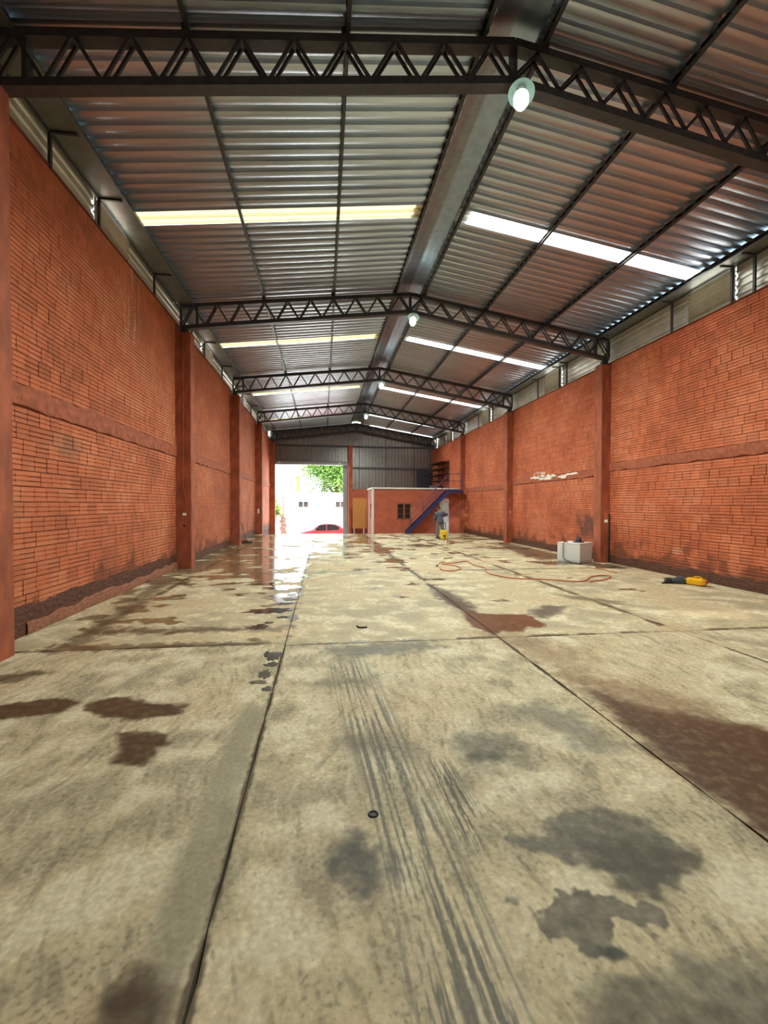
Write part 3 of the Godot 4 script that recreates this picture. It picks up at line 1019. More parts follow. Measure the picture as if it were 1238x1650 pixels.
# a trapezoidal roof sheet from xa to xb, ribs running down the slope
func roof_sheet(xa: float, xb: float, d0: float, ribs: int, lift := 0.0, pitch := 0.25) -> MB:
	var b := MB.new()
	var p := []
	# pans and crowns are slightly bowed, as rolled sheet is
	for k in ribs:
		var o := d0 + k * pitch
		for q in [[0.0, 0.0], [0.033, -0.008], [0.066, -0.011], [0.10, -0.008], [0.133, 0.0], [0.133, 0.0], [0.150, 0.045], [0.150, 0.045], [0.190, 0.0475], [0.230, 0.045], [0.230, 0.045], [0.247, 0.0]]:
			p.append(Vector2(o + q[0] * pitch / 0.25, q[1]))
	p.append(Vector2(d0 + ribs * pitch, 0))
	var ya := chord_top(xa) + 0.112 + lift
	var yb := chord_top(xb) + 0.112 + lift
	var nrm := func(i: int, j: int) -> Vector3:
		var e: Vector2 = p[clampi(j, 0, p.size() - 1)] - p[clampi(i, 0, p.size() - 1)]
		return Vector3(0, -1, -e.y / maxf(e.x, 1e-4)).normalized()
	for i in p.size() - 1:
		if p[i + 1].x - p[i].x < 1e-5:
			continue
		var steep := absf(p[i + 1].y - p[i].y) > 0.02
		var na: Vector3 = nrm.call(i, i + 1) if steep or i == 0 or p[i].x - p[i - 1].x < 0.004 or absf(p[i].y - p[i - 1].y) > 0.02 else nrm.call(i - 1, i + 1)
		var nb: Vector3 = nrm.call(i, i + 1) if steep or i + 2 >= p.size() or p[i + 2].x - p[i + 1].x < 0.004 or absf(p[i + 2].y - p[i + 1].y) > 0.02 else nrm.call(i, i + 2)
		b.squad(V(xa, ya + p[i].y, p[i].x), V(xb, yb + p[i].y, p[i].x), V(xb, yb + p[i + 1].y, p[i + 1].x), V(xa, ya + p[i + 1].y, p[i + 1].x), na, na, nb, nb)
	return b


func build_roof() -> void:
	var g := structure("ceiling")
	var bays := [-2, -1, 0, 1, 2, 3]
	# rows of ribs 0.25 m apart; in each bay two ribs' width is a translucent sheet
	for left in [true, false]:
		var xa := -3.90 if left else 2.80
		var xb := 2.13 if left else 8.41
		var d := -8.03
		var k := -2
		var lights := []
		for q in bays:
			lights.append((T[0] + 7.24 * q) + 3.44)
		var at := 0
		while at < lights.size() and lights[at] < d:
			at += 1
		while d < END + 0.2:
			var next: float = lights[at] if at < lights.size() else 1e9
			if next - d < 0.13:
				var s := part("skylight_sheet", roof_sheet(xa, xb, d, 2, 0.004, 0.215), M.skylight_cream if left else M.skylight_white, g, "pale translucent roof sheet" )
				d += 0.43
				at += 1
				continue
			var ribs := 4
			if next - d < 1.0:
				ribs = maxi(1, int(round((next - d) / 0.25)))
			part("roof_sheet", roof_sheet(xa, xb, d, ribs, 0.0), M.galvanised, g)
			d += ribs * 0.25
	# folded ridge cap in overlapping lengths
	var c := -8.03
	var n_ := 0
	while c < END + 0.2:
		var b := MB.new()
		var e := c + 2.05
		var up := 0.002 * (n_ % 2)
		var p := []
		for x in [1.86, 2.10, 2.30, RX - 0.02, RX + 0.02, 2.64, 2.84, 3.08]:
			p.append(Vector2(x, chord_top(x) + 0.16 + up + (0.012 if absf(x - RX) < 0.3 else 0.0)))
		for i in p.size() - 1:
			b.quad(V(p[i].x, p[i].y, c), V(p[i + 1].x, p[i + 1].y, c), V(p[i + 1].x, p[i + 1].y, e), V(p[i].x, p[i].y, e), Vector3.DOWN)
		part("ridge_cap", b, M.galvanised_cap, g)
		c += 2.0
		n_ += 1
	# purlins
	var nth := ["first", "second", "third", "fourth"]
	for left in [true, false]:
		var xs := [2.055, 0.30, -1.60, -3.53] if left else [2.867, 4.72, 6.64, 8.33]
		for i in 4:
			var x: float = xs[i]
			var o := base("roof_purlin", V(x, chord_top(x), (BACK + END) / 2.0), "%s dark steel purlin down from the ridge, roof slope over the %s" % [nth[i], "gate-side wall" if left else "office-side wall"], "purlin", "purlins under the roof sheets")
			var l := END - BACK
			var sl := atan(0.1117 if left else -0.163)
			var bs := Basis(Vector3.BACK, sl)
			var b := MB.new()
			# an open channel with lips
			b.box(bs * Vector3(0.024, 0.055, 0), Vector3(0.004, 0.108, l), bs)
			b.box(bs * Vector3(0, 0.107, 0), Vector3(0.05, 0.004, l), bs)
			b.box(bs * Vector3(0, 0.003, 0), Vector3(0.05, 0.004, l), bs)
			b.box(bs * Vector3(-0.024, 0.012, 0), Vector3(0.003, 0.018, l), bs)
			b.box(bs * Vector3(-0.024, 0.098, 0), Vector3(0.003, 0.018, l), bs)
			part("channel", b, M.purlin_paint, o)
			for t in T:
				var cl := MB.new()
				cl.box(Vector3(-0.05 if left else 0.05, 0.05, 0) + Vector3(0, 0, -(t + 0.11 - (BACK + END) / 2.0)), Vector3(0.05, 0.1, 0.12), bs)
				part("cleat", cl, M.steel_paint, o)


func build_trusses() -> void:
	var nth := ["fifth", "fourth", "third", "second", "first"]
	for k in 5:
		var d: float = T[k] + 0.11
		if k == 4:
			d = T[k] - 0.12
		var o := base("roof_truss", V(RX, 6.2, d), "%s dark steel lattice truss counted from the corrugated gable" % nth[k] if k < 4 else "dark steel lattice truss fixed against the corrugated gable", "truss", "roof trusses")
		var r := V(RX, 6.2, d)
		var ends := [-3.8, 8.6]
		for s in 2:
			var x: float = ends[s]
			var b := MB.new()
			b.bar(V(x, chord_top(x) - 0.05, d) - r, V(RX, 7.81 - 0.05, d) - r, 0.16, 0.10)
			part("top_chord", b, M.steel_paint, o)
			b = MB.new()
			b.bar(V(x, chord_bottom(x) + 0.05, d) - r, V(RX, 7.22 + 0.05, d) - r, 0.16, 0.10)
			part("bottom_chord", b, M.steel_paint, o)
			# zigzag of paired angle bars
			var cnt := 10
			for i in cnt:
				for half in 2:
					var xa := lerpf(x, RX, (i + half * 0.5) / cnt)
					var xb := lerpf(x, RX, (i + half * 0.5 + 0.5) / cnt)
					var lo_first := half == 0
					for f in [0.06, -0.06]:
						var pa := V(xa + 0.02, chord_bottom(xa) + 0.09 if lo_first else chord_top(xa) - 0.09, d - f) - r
						var pb := V(xb - 0.02, chord_top(xb) - 0.09 if lo_first else chord_bottom(xb) + 0.09, d - f) - r
						b = MB.new()
						b.bar(pa, pb, 0.034, 0.034, Vector3.BACK)
						part("web_bar", b, M.steel_paint, o)
			for q in [0.0, 0.42]:
				b = MB.new()
				var xx := lerpf(x, RX, q / absf(RX - x))
				b.bar(V(xx, chord_bottom(xx) + 0.09, d) - r, V(xx, chord_top(xx) - 0.09, d) - r, 0.05, 0.14, Vector3.BACK)
				part("end_post", b, M.steel_paint, o)
		var b := MB.new()
		b.bar(V(RX, 7.3, d) - r, V(RX, 7.72, d) - r, 0.06, 0.15, Vector3.BACK)
		part("king_post", b, M.steel_paint, o)


func build_gable() -> void:
	var g := structure("wall_gable")
	var zd := 34.93
	# vertical ribbed sheets, about a metre wide each
	var x := -4.1
	while x < 8.75:
		var e := minf(x + 1.0, 8.8)
		if x < 1.95 and e > 1.95:
			e = 1.95
		var y0 := 4.68 if x < 1.94 else 2.86
		var b := MB.new()
		var p := []
		var q := x
		while q < e - 0.01:
			for s in [[0.0, 0.0], [0.13, 0.0], [0.15, 0.035], [0.23, 0.035]]:
				if q + s[0] < e:
					p.append(Vector2(q + s[0], s[1]))
			q += 0.25
		p.append(Vector2(e, 0.0))
		for i in p.size() - 1:
			var t0 := chord_top(p[i].x) + (0.10 if p[i].x < RX + 1.0 else 0.02)
			var t1 := chord_top(p[i + 1].x) + (0.10 if p[i + 1].x < RX + 1.0 else 0.02)
			b.quad(V(p[i].x, y0, zd + p[i].y), V(p[i + 1].x, y0, zd + p[i + 1].y), V(p[i + 1].x, t1, zd + p[i + 1].y), V(p[i].x, t0, zd + p[i].y), Vector3.BACK)
		part("gable_sheet", b, M.gable_metal, g)
		x = e
	for s in [[6.12, -3.6, 8.5], [4.5, 2.1, 8.5]]:
		var b := MB.new()
		b.bar(V(s[1], s[0], zd - 0.05), V(s[2], s[0] - 0.02, zd - 0.05), 0.08, 0.12)
		part("girt", b, M.steel_paint, g)
	for s in [[2.7, 2.9, 6.1], [4.75, 2.9, 7.3], [6.9, 2.9, 6.9]]:
		var b := MB.new()
		b.bar(V(s[0], s[1], zd - 0.03), V(s[0], s[2], zd - 0.03), 0.04, 0.04, Vector3.BACK)
		part("mullion", b, M.steel_paint, g)
	var b := MB.new()
	b.box(V(5.43, 1.1, zd + 0.02), Vector3(6.6, 3.6, 0.2))
	part("low_wall", b, M.render_red, g)
	# the gate: lintel with its rolled hood, column, sliding leaf pushed aside
	var c := base("gate_column", V(2.01, -0.6, 34.6), "slim red-painted column between the open gate and the corrugated gable wall", "column")
	b = MB.new()
	b.cbox(Vector3(0, 3.38, 0), Vector3(0.32, 6.76, 0.34), 0.02)
	part("shaft", b, M.column_paint, c)
	c = base("gate_hood", V(-0.83, 4.68, 34.75), "long grey rounded steel hood above the open gate", "gate hood")
	b = MB.new()
	var pr := PackedVector2Array()
	for i in 9:
		var a := PI * i / 8.0
		pr.append(Vector2(0.17 * cos(a), 0.12 + 0.13 * sin(a)))
	pr.append(Vector2(-0.17, 0.0))
	pr.append(Vector2(0.17, 0.0))
	b.prism(pr, 5.3, Transform3D(Basis(Vector3.FORWARD, Vector3.UP, Vector3.RIGHT), Vector3(-2.65, 0, 0)))
	part("hood", b, M.grey_gate, c)
	for s in [-2.4, 2.0]:
		b = MB.new()
		b.cbox(Vector3(s, 0.16, 0.2), Vector3(0.1, 0.1, 0.05), 0.01)
		part("bracket", b, M.socket_white, c)
	c = base("sliding_gate", V(1.72, -0.56, 35.12), "grey metal sliding gate leaf pushed aside behind the slim column", "gate")
	b = MB.new()
	b.box(Vector3(0, 2.66, 0), Vector3(0.5, 5.3, 0.05))
	part("leaf", b, M.grey_gate, c)
	for y in [0.1, 1.9, 3.6, 5.2]:
		b = MB.new()
		b.box(Vector3(0, y, 0.04), Vector3(0.5, 0.06, 0.04))
		part("leaf_rail", b, M.grey_gate, c)


func build_office() -> void:
	var x0 := 2.93
	var x1 := 8.60
	var f := 27.78
	var top := 2.68
	var o := base("office", V(x0, 0, f), "red rendered office room with white edge trims in the hall corner", "office room")
	var r := V(x0, 0, f)
	# front wall round its window and door
	var win := [4.45, 5.34, 0.84, 1.83]
	var dor := [7.12, 7.72, -0.1, 2.14]
	var b := MB.new()
	for q in [[x0, win[0], -0.2, top], [win[0], win[1], -0.2, win[2]], [win[0], win[1], win[3], top], [win[1], dor[0], -0.2, top], [dor[0], dor[1], dor[3], top], [dor[1], x1, -0.2, top]]:
		b.box(V((q[0] + q[1]) / 2.0, (q[2] + q[3]) / 2.0, f + 0.075) - r, Vector3(q[1] - q[0], q[3] - q[2], 0.15))
	part("front_wall", b, M.render_red, o)
	b = MB.new()
	for q in [[f + 0.15, 28.0, -0.7, top], [28.0, 28.75, -0.7, 0.9], [28.0, 28.75, 1.8, top], [28.75, 30.4, -0.7, top]]:
		b.box(V(x0 + 0.075, (q[2] + q[3]) / 2.0, (q[0] + q[1]) / 2.0) - r, Vector3(0.15, q[3] - q[2], q[1] - q[0]))
	part("side_wall", b, M.render_red, o)
	b = MB.new()
	b.box(V((x0 + x1) / 2.0, top + 0.02, (f + 30.4) / 2.0) - r, Vector3(x1 - x0, 0.1, 30.4 - f))
	part("roof_slab", b, M.render_red, o)
	b = MB.new()
	b.box(V((x0 + x1) / 2.0, 1.0, 30.33) - r, Vector3(x1 - x0, 3.4, 0.14))
	part("rear_wall", b, M.render_red, o)
	b = MB.new()
	b.cbox(V((x0 + x1) / 2.0 - 0.03, top + 0.05, f - 0.03) - r, Vector3(x1 - x0 + 0.06, 0.09, 0.08), 0.01)
	b.cbox(V(x0 - 0.02, top + 0.05, (f + 30.4) / 2.0) - r, Vector3(0.08, 0.09, 30.4 - f), 0.01)
	part("edge_trim", b, M.white_trim, o, "white edge trim")
	b = MB.new()
	b.cbox(V(x0 + 0.03, top / 2.0 - 0.05, f - 0.02) - r, Vector3(0.15, top + 0.1, 0.06), 0.012)
	part("corner_trim", b, M.white_trim, o, "white corner trim")
	var fr := MB.new()
	for q in [[win[0], win[0] + 0.07, win[2], win[3]], [win[1] - 0.07, win[1], win[2], win[3]], [win[0], win[1], win[2], win[2] + 0.07], [win[0], win[1], win[3] - 0.07, win[3]], [4.84, 4.95, win[2], win[3]]]:
		fr.cbox(V((q[0] + q[1]) / 2.0, (q[2] + q[3]) / 2.0, f + 0.03) - r, Vector3(q[1] - q[0], q[3] - q[2], 0.09), 0.008)
	var w := part("window_frame", fr, M.wood_frame, o, "brown wooden window frame")
	for q in [[win[0] + 0.07, 4.84], [4.95, win[1] - 0.07]]:
		b = MB.new()
		b.box(V((q[0] + q[1]) / 2.0, (win[2] + win[3]) / 2.0, f + 0.06) - r, Vector3(q[1] - q[0], win[3] - win[2] - 0.12, 0.008))
		part("pane", b, M.dark_glass, w, "dark window pane")
		b = MB.new()
		for y in [1.2, 1.5]:
			b.box(V((q[0] + q[1]) / 2.0, y, f + 0.045) - r, Vector3(q[1] - q[0], 0.02, 0.02))
		part("glazing_bar", b, M.wood_frame, w)
	b = MB.new()
	b.box(V(x0 + 0.08, 1.35, 28.375) - r, Vector3(0.02, 0.9, 0.75))
	part("side_pane", b, M.dark_glass, o, "dark narrow side window")
	b = MB.new()
	b.cbox(V((dor[0] + dor[1]) / 2.0, 1.04, f + 0.06) - r, Vector3(0.6, 2.2, 0.04), 0.01)
	for y in [0.35, 0.95, 1.55]:
		b.cbox(V((dor[0] + dor[1]) / 2.0, y + 0.1, f + 0.035) - r, Vector3(0.44, 0.46, 0.02), 0.008)
	var dd := part("door", b, M.door_blue, o, "pale blue panelled door")
	b = MB.new()
	b.tube([V(7.63, 1.0, f + 0.03) - r, V(7.63, 1.0, f - 0.02) - r, V(7.54, 1.0, f - 0.02) - r], 0.012, 8)
	part("door_handle", b, M.chrome, dd)

	# blue steel stair along the front, with its landing against the column
	var s := base("staircase", V(5.0, 0, 27.25), "blue steel staircase climbing the front of the red office", "stairs")
	r = V(5.0, 0, 27.25)
	var lo := Vector2(4.95, 0.0)
	var hi := Vector2(7.5, 2.62)
	var run := (hi - lo).normalized()
	for z in [26.92, 27.58]:
		b = MB.new()
		b.bar(V(lo.x, lo.y + 0.06, z) - r, V(hi.x, hi.y - 0.04, z) - r, 0.03, 0.19)
		part("stringer", b, M.stair_blue, s)
	for i in 13:
		var q := lo.lerp(hi, (i + 0.8) / 13.5)
		b = MB.new()
		b.box(V(q.x, q.y + 0.03, 27.25) - r, Vector3(0.24, 0.03, 0.62))
		part("tread", b, M.stair_blue, s)
	b = MB.new()
	b.box(V(7.92, 2.6, 27.25) - r, Vector3(0.84, 0.05, 0.7))
	b.box(V(7.92, 2.53, 26.92) - r, Vector3(0.84, 0.16, 0.03))
	part("landing", b, M.stair_blue, s)
	for z in [26.92]:
		for i in 4:
			var q := lo.lerp(hi, 0.06 + i * 0.31)
			b = MB.new()
			b.tube([V(q.x, q.y + 0.1, z) - r, V(q.x, q.y + 0.98, z) - r], 0.018, 6)
			part("rail_post", b, M.rail_blue, s)
		for y in [0.98, 0.55]:
			b = MB.new()
			b.tube([V(lo.x + 0.15, lo.y + y + 0.15, z) - r, V(hi.x, hi.y + y, z) - r, V(8.3, hi.y + y, z) - r], 0.02, 6)
			part("handrail", b, M.rail_blue, s)
		b = MB.new()
		b.tube([V(8.28, 2.6, z) - r, V(8.28, 3.6, z) - r], 0.018, 6)
		part("rail_post", b, M.rail_blue, s)

	# on the office roof
	var sh := base("wall_shelf", V(8.25, 3.35, 32.4), "dark wooden wall shelves above the office roof", "shelf")
	for i in 4:
		b = MB.new()
		b.cbox(Vector3(0, 0.1 + i * 0.42, 0), Vector3(0.7, 0.06, 2.9), 0.008)
		part("board", b, M.shelf_wood, sh)
	for z in [-1.3, 0.0, 1.3]:
		b = MB.new()
		b.bar(Vector3(0.31, 0.0, z), Vector3(0.31, 1.5, z), 0.05, 0.05, Vector3.BACK)
		part("upright", b, M.shelf_wood, sh)
	var sl := base("slatted_panel", V(7.72, 2.75, 34.78), "dark blue slatted panel fixed to the corrugated gable above the office", "panel")
	for i in 9:
		b = MB.new()
		b.cbox(Vector3(0, 0.1 + i * 0.185, 0), Vector3(1.2, 0.16, 0.03), 0.006)
		part("slat", b, M.slat_dark, sl)
	for xx in [-0.55, 0.55]:
		b = MB.new()
		b.box(Vector3(xx, 0.84, 0.03), Vector3(0.05, 1.68, 0.03))
		part("stile", b, M.slat_dark, sl)
	var ty := base("tyre", V(7.25, 2.77, 29.2), "black tyre lying on the office roof by the stair", "tyre")
	b = MB.new()
	var rows := []
	for i in 29:
		var a := TAU * i / 28.0
		var ring := []
		for j in 12:
			var c := TAU * j / 12.0
			var rr := 0.36 + 0.1 * cos(c)
			ring.append(Vector3(rr * cos(a), 0.11 + 0.11 * sin(c), rr * sin(a)))
		rows.append(ring)
	b.sheet(rows, Vector3.ZERO, true)
	part("tread_ring", b, M.black_rubber, ty)
	b = MB.new()
	b.lathe([Vector2(0.27, 0.03), Vector2(0.2, 0.06), Vector2(0.09, 0.1), Vector2(0.0, 0.1)], 20)
	part("rim", b, M.chrome, ty, "dull metal wheel rim")

	# plywood leaning by the gable
	var bd := base("plywood_board", V(2.62, -0.4, 33.4), "tall orange plywood board on two pale legs beside the office", "board")
	b = MB.new()
	b.cbox(Vector3(0, 1.5, 0), Vector3(1.02, 2.2, 0.04), 0.006)
	part("sheet", b, M.plywood, bd)
	for xx in [-0.4, 0.3]:
		b = MB.new()
		b.cbox(Vector3(xx, 0.2, -0.05), Vector3(0.06, 0.5, 0.06), 0.006)
		part("leg", b, M.white_trim, bd)


func leaf_mesh() -> ArrayMesh:
	var b := MB.new()
	var p := [Vector3(0, 0, 0), Vector3(0.5, 0.12, 0.28), Vector3(1.0, 0.05, 0.0), Vector3(0.5, 0.12, -0.28)]
	b.tri(p[0], p[1], p[2], Vector3(0, 1, 0.3).normalized(), Vector3(0, 1, 0.3).normalized(), Vector3(0, 1, 0).normalized())
	b.tri(p[0], p[2], p[3], Vector3(0, 1, -0.3).normalized(), Vector3(0, 1, 0), Vector3(0, 1, -0.3).normalized())
	return b.mesh()


# leaves scattered over a few overlapping clumps
func foliage(parent: Node, clumps: Array, count: int, size: float, m: Material, called := "foliage") -> void:
	var mm := MultiMesh.new()
	mm.transform_format = MultiMesh.TRANSFORM_3D
	mm.mesh = meshes.leaf
	mm.instance_count = count
	for i in count:
		var c: Array = clumps[rng.randi() % clumps.size()]
		var dir := Vector3(rng.randfn(), rng.randfn(), rng.randfn()).normalized()
		var at: Vector3 = c[0] + dir * c[1] * pow(rng.randf(), 0.22)
		var bs := Basis.from_euler(Vector3(rng.randf_range(-0.9, 0.5), rng.randf() * TAU, rng.randf_range(-0.8, 0.3))).scaled(Vector3.ONE * size * rng.randf_range(0.7, 1.3))
		mm.set_instance_transform(i, Transform3D(bs, at))
	var mi := MultiMeshInstance3D.new()
	mi.name = called
	mi.multimesh = mm
	mi.material_override = m
	mi.set_meta("kind", "stuff")
	parent.add_child(mi, true)


func tree(called: String, at: Vector3, h: float, r: float, count: int, label: String, m: Array) -> void:
	var o := base(called, at, label, "tree" if h > 4.0 else "shrub")
	var b := MB.new()
	b.tube([Vector3.ZERO, Vector3(0.1, h * 0.3, 0), Vector3(-0.05, h * 0.6, 0.1)], 0.05 * h * 0.6, 10, true, 0.02 * h * 0.6)
	part("trunk", b, M.bark, o)
	for k in 5:
		var a := TAU * k / 5.0
		b = MB.new()
		b.tube([Vector3(0, h * 0.35, 0), Vector3(cos(a) * r * 0.35, h * 0.55, sin(a) * r * 0.35), Vector3(cos(a) * r * 0.7, h * 0.7, sin(a) * r * 0.7)], 0.02 * h * 0.6, 6, true, 0.008 * h * 0.6)
		part("branch", b, M.bark, o)
	for k in m.size():
		var cl := []
		for i in 9:
			var dir := Vector3(rng.randfn(), rng.randfn() * 0.7, rng.randfn()).normalized()
			cl.append([Vector3(0, h * 0.66, 0) + dir * r * 0.6, r * rng.randf_range(0.32, 0.5)])
		foliage(o, cl, count / m.size(), 0.30 if h > 4.0 else 0.2, m[k])


func build_outside() -> void:
	meshes.leaf = leaf_mesh()
	# white house across the street
	var o := base("white_house", V(4.0, STREET, 48.0), "low white house across the street with two small windows", "house")
	var b := MB.new()
	var hw := 7.9
	var wins := [[-6.6, -5.5], [-2.8, -1.7], [1.0, 2.1]]
	var at := -hw
	for w in wins:
		b.box(Vector3((at + w[0]) / 2.0, 2.12, -0.1), Vector3(w[0] - at, 4.25, 0.2))
		b.box(Vector3((w[0] + w[1]) / 2.0, 1.385, -0.1), Vector3(w[1] - w[0], 2.77, 0.2))
		b.box(Vector3((w[0] + w[1]) / 2.0, 3.86, -0.1), Vector3(w[1] - w[0], 0.78, 0.2))
		at = w[1]
	b.box(Vector3((at + hw) / 2.0, 2.12, -0.1), Vector3(hw - at, 4.25, 0.2))
	part("front_wall", b, M.white_render, o)
	b = MB.new()
	b.box(Vector3(0, 4.2, -3.2), Vector3(hw * 2.0, 0.1, 6.2))
	b.box(Vector3(-hw + 0.1, 2.1, -3.2), Vector3(0.2, 4.2, 6.2))
	b.box(Vector3(hw - 0.1, 2.1, -3.2), Vector3(0.2, 4.2, 6.2))
	part("shell", b, M.white_render, o)
	b = MB.new()
	b.cbox(Vector3(0, 4.28, 0.0), Vector3(hw * 2.0 + 0.1, 0.07, 0.3), 0.01)
	part("coping", b, M.white_trim, o)
	for w in wins:
		var f := MB.new()
		for q in [[w[0], w[0] + 0.07, 2.77, 3.47], [w[1] - 0.07, w[1], 2.77, 3.47], [w[0], w[1], 2.77, 2.84], [w[0], w[1], 3.4, 3.47], [(w[0] + w[1]) / 2.0 - 0.03, (w[0] + w[1]) / 2.0 + 0.03, 2.77, 3.47]]:
			f.box(Vector3((q[0] + q[1]) / 2.0, (q[2] + q[3]) / 2.0, -0.04), Vector3(q[1] - q[0], q[3] - q[2], 0.06))
		var wf := part("window", f, M.grey_gate, o)
		f = MB.new()
		f.box(Vector3((w[0] + w[1]) / 2.0, 3.12, -0.09), Vector3(w[1] - w[0], 0.7, 0.01))
		part("pane", f, M.dark_glass, wf)
	o = base("yellow_pillar", V(-2.9, STREET, 50.6), "tall yellow pillar rising behind the white house", "pillar")
	b = MB.new()
	b.cbox(Vector3(0, 3.1, -3.0), Vector3(0.42, 6.2, 0.42), 0.02)
	part("shaft", b, M.yellow_paint, o)
	b = MB.new()
	b.cbox(Vector3(0, 6.25, -3.0), Vector3(0.6, 0.12, 0.6), 0.02)
	part("capital", b, M.yellow_paint, o)
	# stone gatepost, each course of stones
	o = base("stone_gatepost", V(-3.78, STREET, 45.0), "pinkish stone gatepost at the side of the white house", "gatepost")
	for i in 12:
		for j in 2:
			b = MB.new()
			b.cbox(Vector3((-0.16 if j == 0 else 0.17) + (0.05 if i % 2 else -0.05), 0.16 + i * 0.325, 0), Vector3((0.36 if j == 0 else 0.32) - (0.1 if (i + j) % 2 else 0.0), 0.31, 0.6 + rng.randf_range(-0.04, 0.04)), 0.03)
			part("stone", b, M.stone_pink, o)
	tree("street_tree", V(1.6, STREET, 58.0), 11.2, 5.2, 26000, "broad green tree behind the white house", [M.leaf0, M.leaf1, M.leaf2])
	tree("street_shrub", V(-4.9, STREET, 43.6), 3.6, 1.1, 3600, "bright green shrub beside the stone gatepost", [M.leaf1, M.leaf0])
	tree("far_tree", V(-6.6, STREET, 53.0), 5.6, 1.5, 4000, "smaller green tree standing apart from the white house", [M.leaf1, M.leaf2])
	build_car()


func build_car() -> void:
	var o := base("car", V(-2.15, STREET, 40.0), "small red hatchback parked on the street outside the gate", "car")
	# stations along the length: x, belt height, roof height (0 = none), half width
	var st := [[0.0, 0.45, 0.45, 0.62], [0.08, 0.62, 0.66, 0.72], [0.35, 0.72, 0.80, 0.80], [0.75, 0.80, 0.90, 0.83], [1.05, 0.84, 0.97, 0.84], [1.2, 0.86, 1.03, 0.84], [1.5, 0.87, 1.24, 0.84], [1.85, 0.88, 1.43, 0.84], [2.2, 0.88, 1.49, 0.84], [2.7, 0.89, 1.50, 0.84], [3.2, 0.91, 1.45, 0.84], [3.55, 0.93, 1.33, 0.83], [3.8, 0.94, 1.12, 0.82], [3.98, 0.90, 0.98, 0.78], [4.05, 0.5, 0.55, 0.70]]
	var rows := []
	for s in st:
		var w: float = s[3]
		var rw := w - 0.16 * smooth(0.05, 0.5, s[2] - s[1]) - 0.02
		rows.append([Vector3(s[0], 0.22, -w * 0.92), Vector3(s[0], minf(0.55, s[1] - 0.02), -w), Vector3(s[0], s[1], -w * 0.97), Vector3(s[0], s[2] - 0.05, -rw), Vector3(s[0], s[2], -rw * 0.8), Vector3(s[0], s[2] + 0.02, 0), Vector3(s[0], s[2], rw * 0.8), Vector3(s[0], s[2] - 0.05, rw), Vector3(s[0], s[1], w * 0.97), Vector3(s[0], minf(0.55, s[1] - 0.02), w), Vector3(s[0], 0.22, w * 0.92)])
	var b := MB.new()
	b.sheet(rows, Vector3.UP, false)
	part("body", b, M.car_red, o)
	for side in [1.0, -1.0]:
		for p in [[[1.34, 0.92, 0.80], [1.86, 1.38, 0.70], [2.38, 1.44, 0.685], [2.38, 0.92, 0.81]], [[2.46, 0.92, 0.81], [2.46, 1.44, 0.685], [3.1, 1.41, 0.69], [3.5, 1.2, 0.76], [3.42, 0.96, 0.81]]]:
			b = MB.new()
			var c := Vector3.ZERO
			for q in p:
				c += Vector3(q[0], q[1], side * (q[2] + 0.035))
			c /= p.size()
			for i in p.size():
				var q: Array = p[i]
				var q2: Array = p[(i + 1) % p.size()]
				b.tri(c, Vector3(q[0], q[1], side * (q[2] + 0.035)), Vector3(q2[0], q2[1], side * (q2[2] + 0.035)), Vector3(0, 0.25, side), Vector3(0, 0.25, side), Vector3(0, 0.25, side))
			part("side_window", b, M.dark_glass, o, "dark side window")
		b = MB.new()
		b.bar(Vector3(1.0, 0.62, side * 0.86), Vector3(3.3, 0.66, side * 0.86), 0.02, 0.04)
		part("side_strip", b, M.car_dark, o)
		b = MB.new()
		b.cbox(Vector3(1.45, 0.95, side * 0.93), Vector3(0.12, 0.11, 0.16), 0.03)
		part("mirror", b, M.car_red, o)
		for x in [0.78, 3.28]:
			b = MB.new()
			b.lathe([Vector2(0.0, 0.0), Vector2(0.27, 0.0), Vector2(0.31, 0.03), Vector2(0.31, 0.15), Vector2(0.27, 0.18), Vector2(0.2, 0.165), Vector2(0.0, 0.165)], 24, Transform3D(Basis(Vector3.RIGHT, Vector3(0, 0, side), Vector3(0, -side, 0)), Vector3(x, 0.31, side * 0.7)))
			var wh := part("wheel", b, M.black_rubber, o)
			b = MB.new()
			b.lathe([Vector2(0.19, 0.17), Vector2(0.15, 0.185), Vector2(0.0, 0.19)], 16, Transform3D(Basis(Vector3.RIGHT, Vector3(0, 0, side), Vector3(0, -side, 0)), Vector3(x, 0.31, side * 0.7)))
			part("hubcap", b, M.chrome, wh)
		b = MB.new()
		b.cbox(Vector3(0.16, 0.64, side * 0.58), Vector3(0.2, 0.12, 0.26), 0.04)
		part("headlamp", b, M.ceramic, o)
	b = MB.new()
	b.quad(Vector3(1.27, 1.08, -0.66), Vector3(1.27, 1.08, 0.66), Vector3(1.80, 1.42, 0.58), Vector3(1.80, 1.42, -0.58), Vector3(-1, 1, 0))
	part("windscreen", b, M.dark_glass, o)


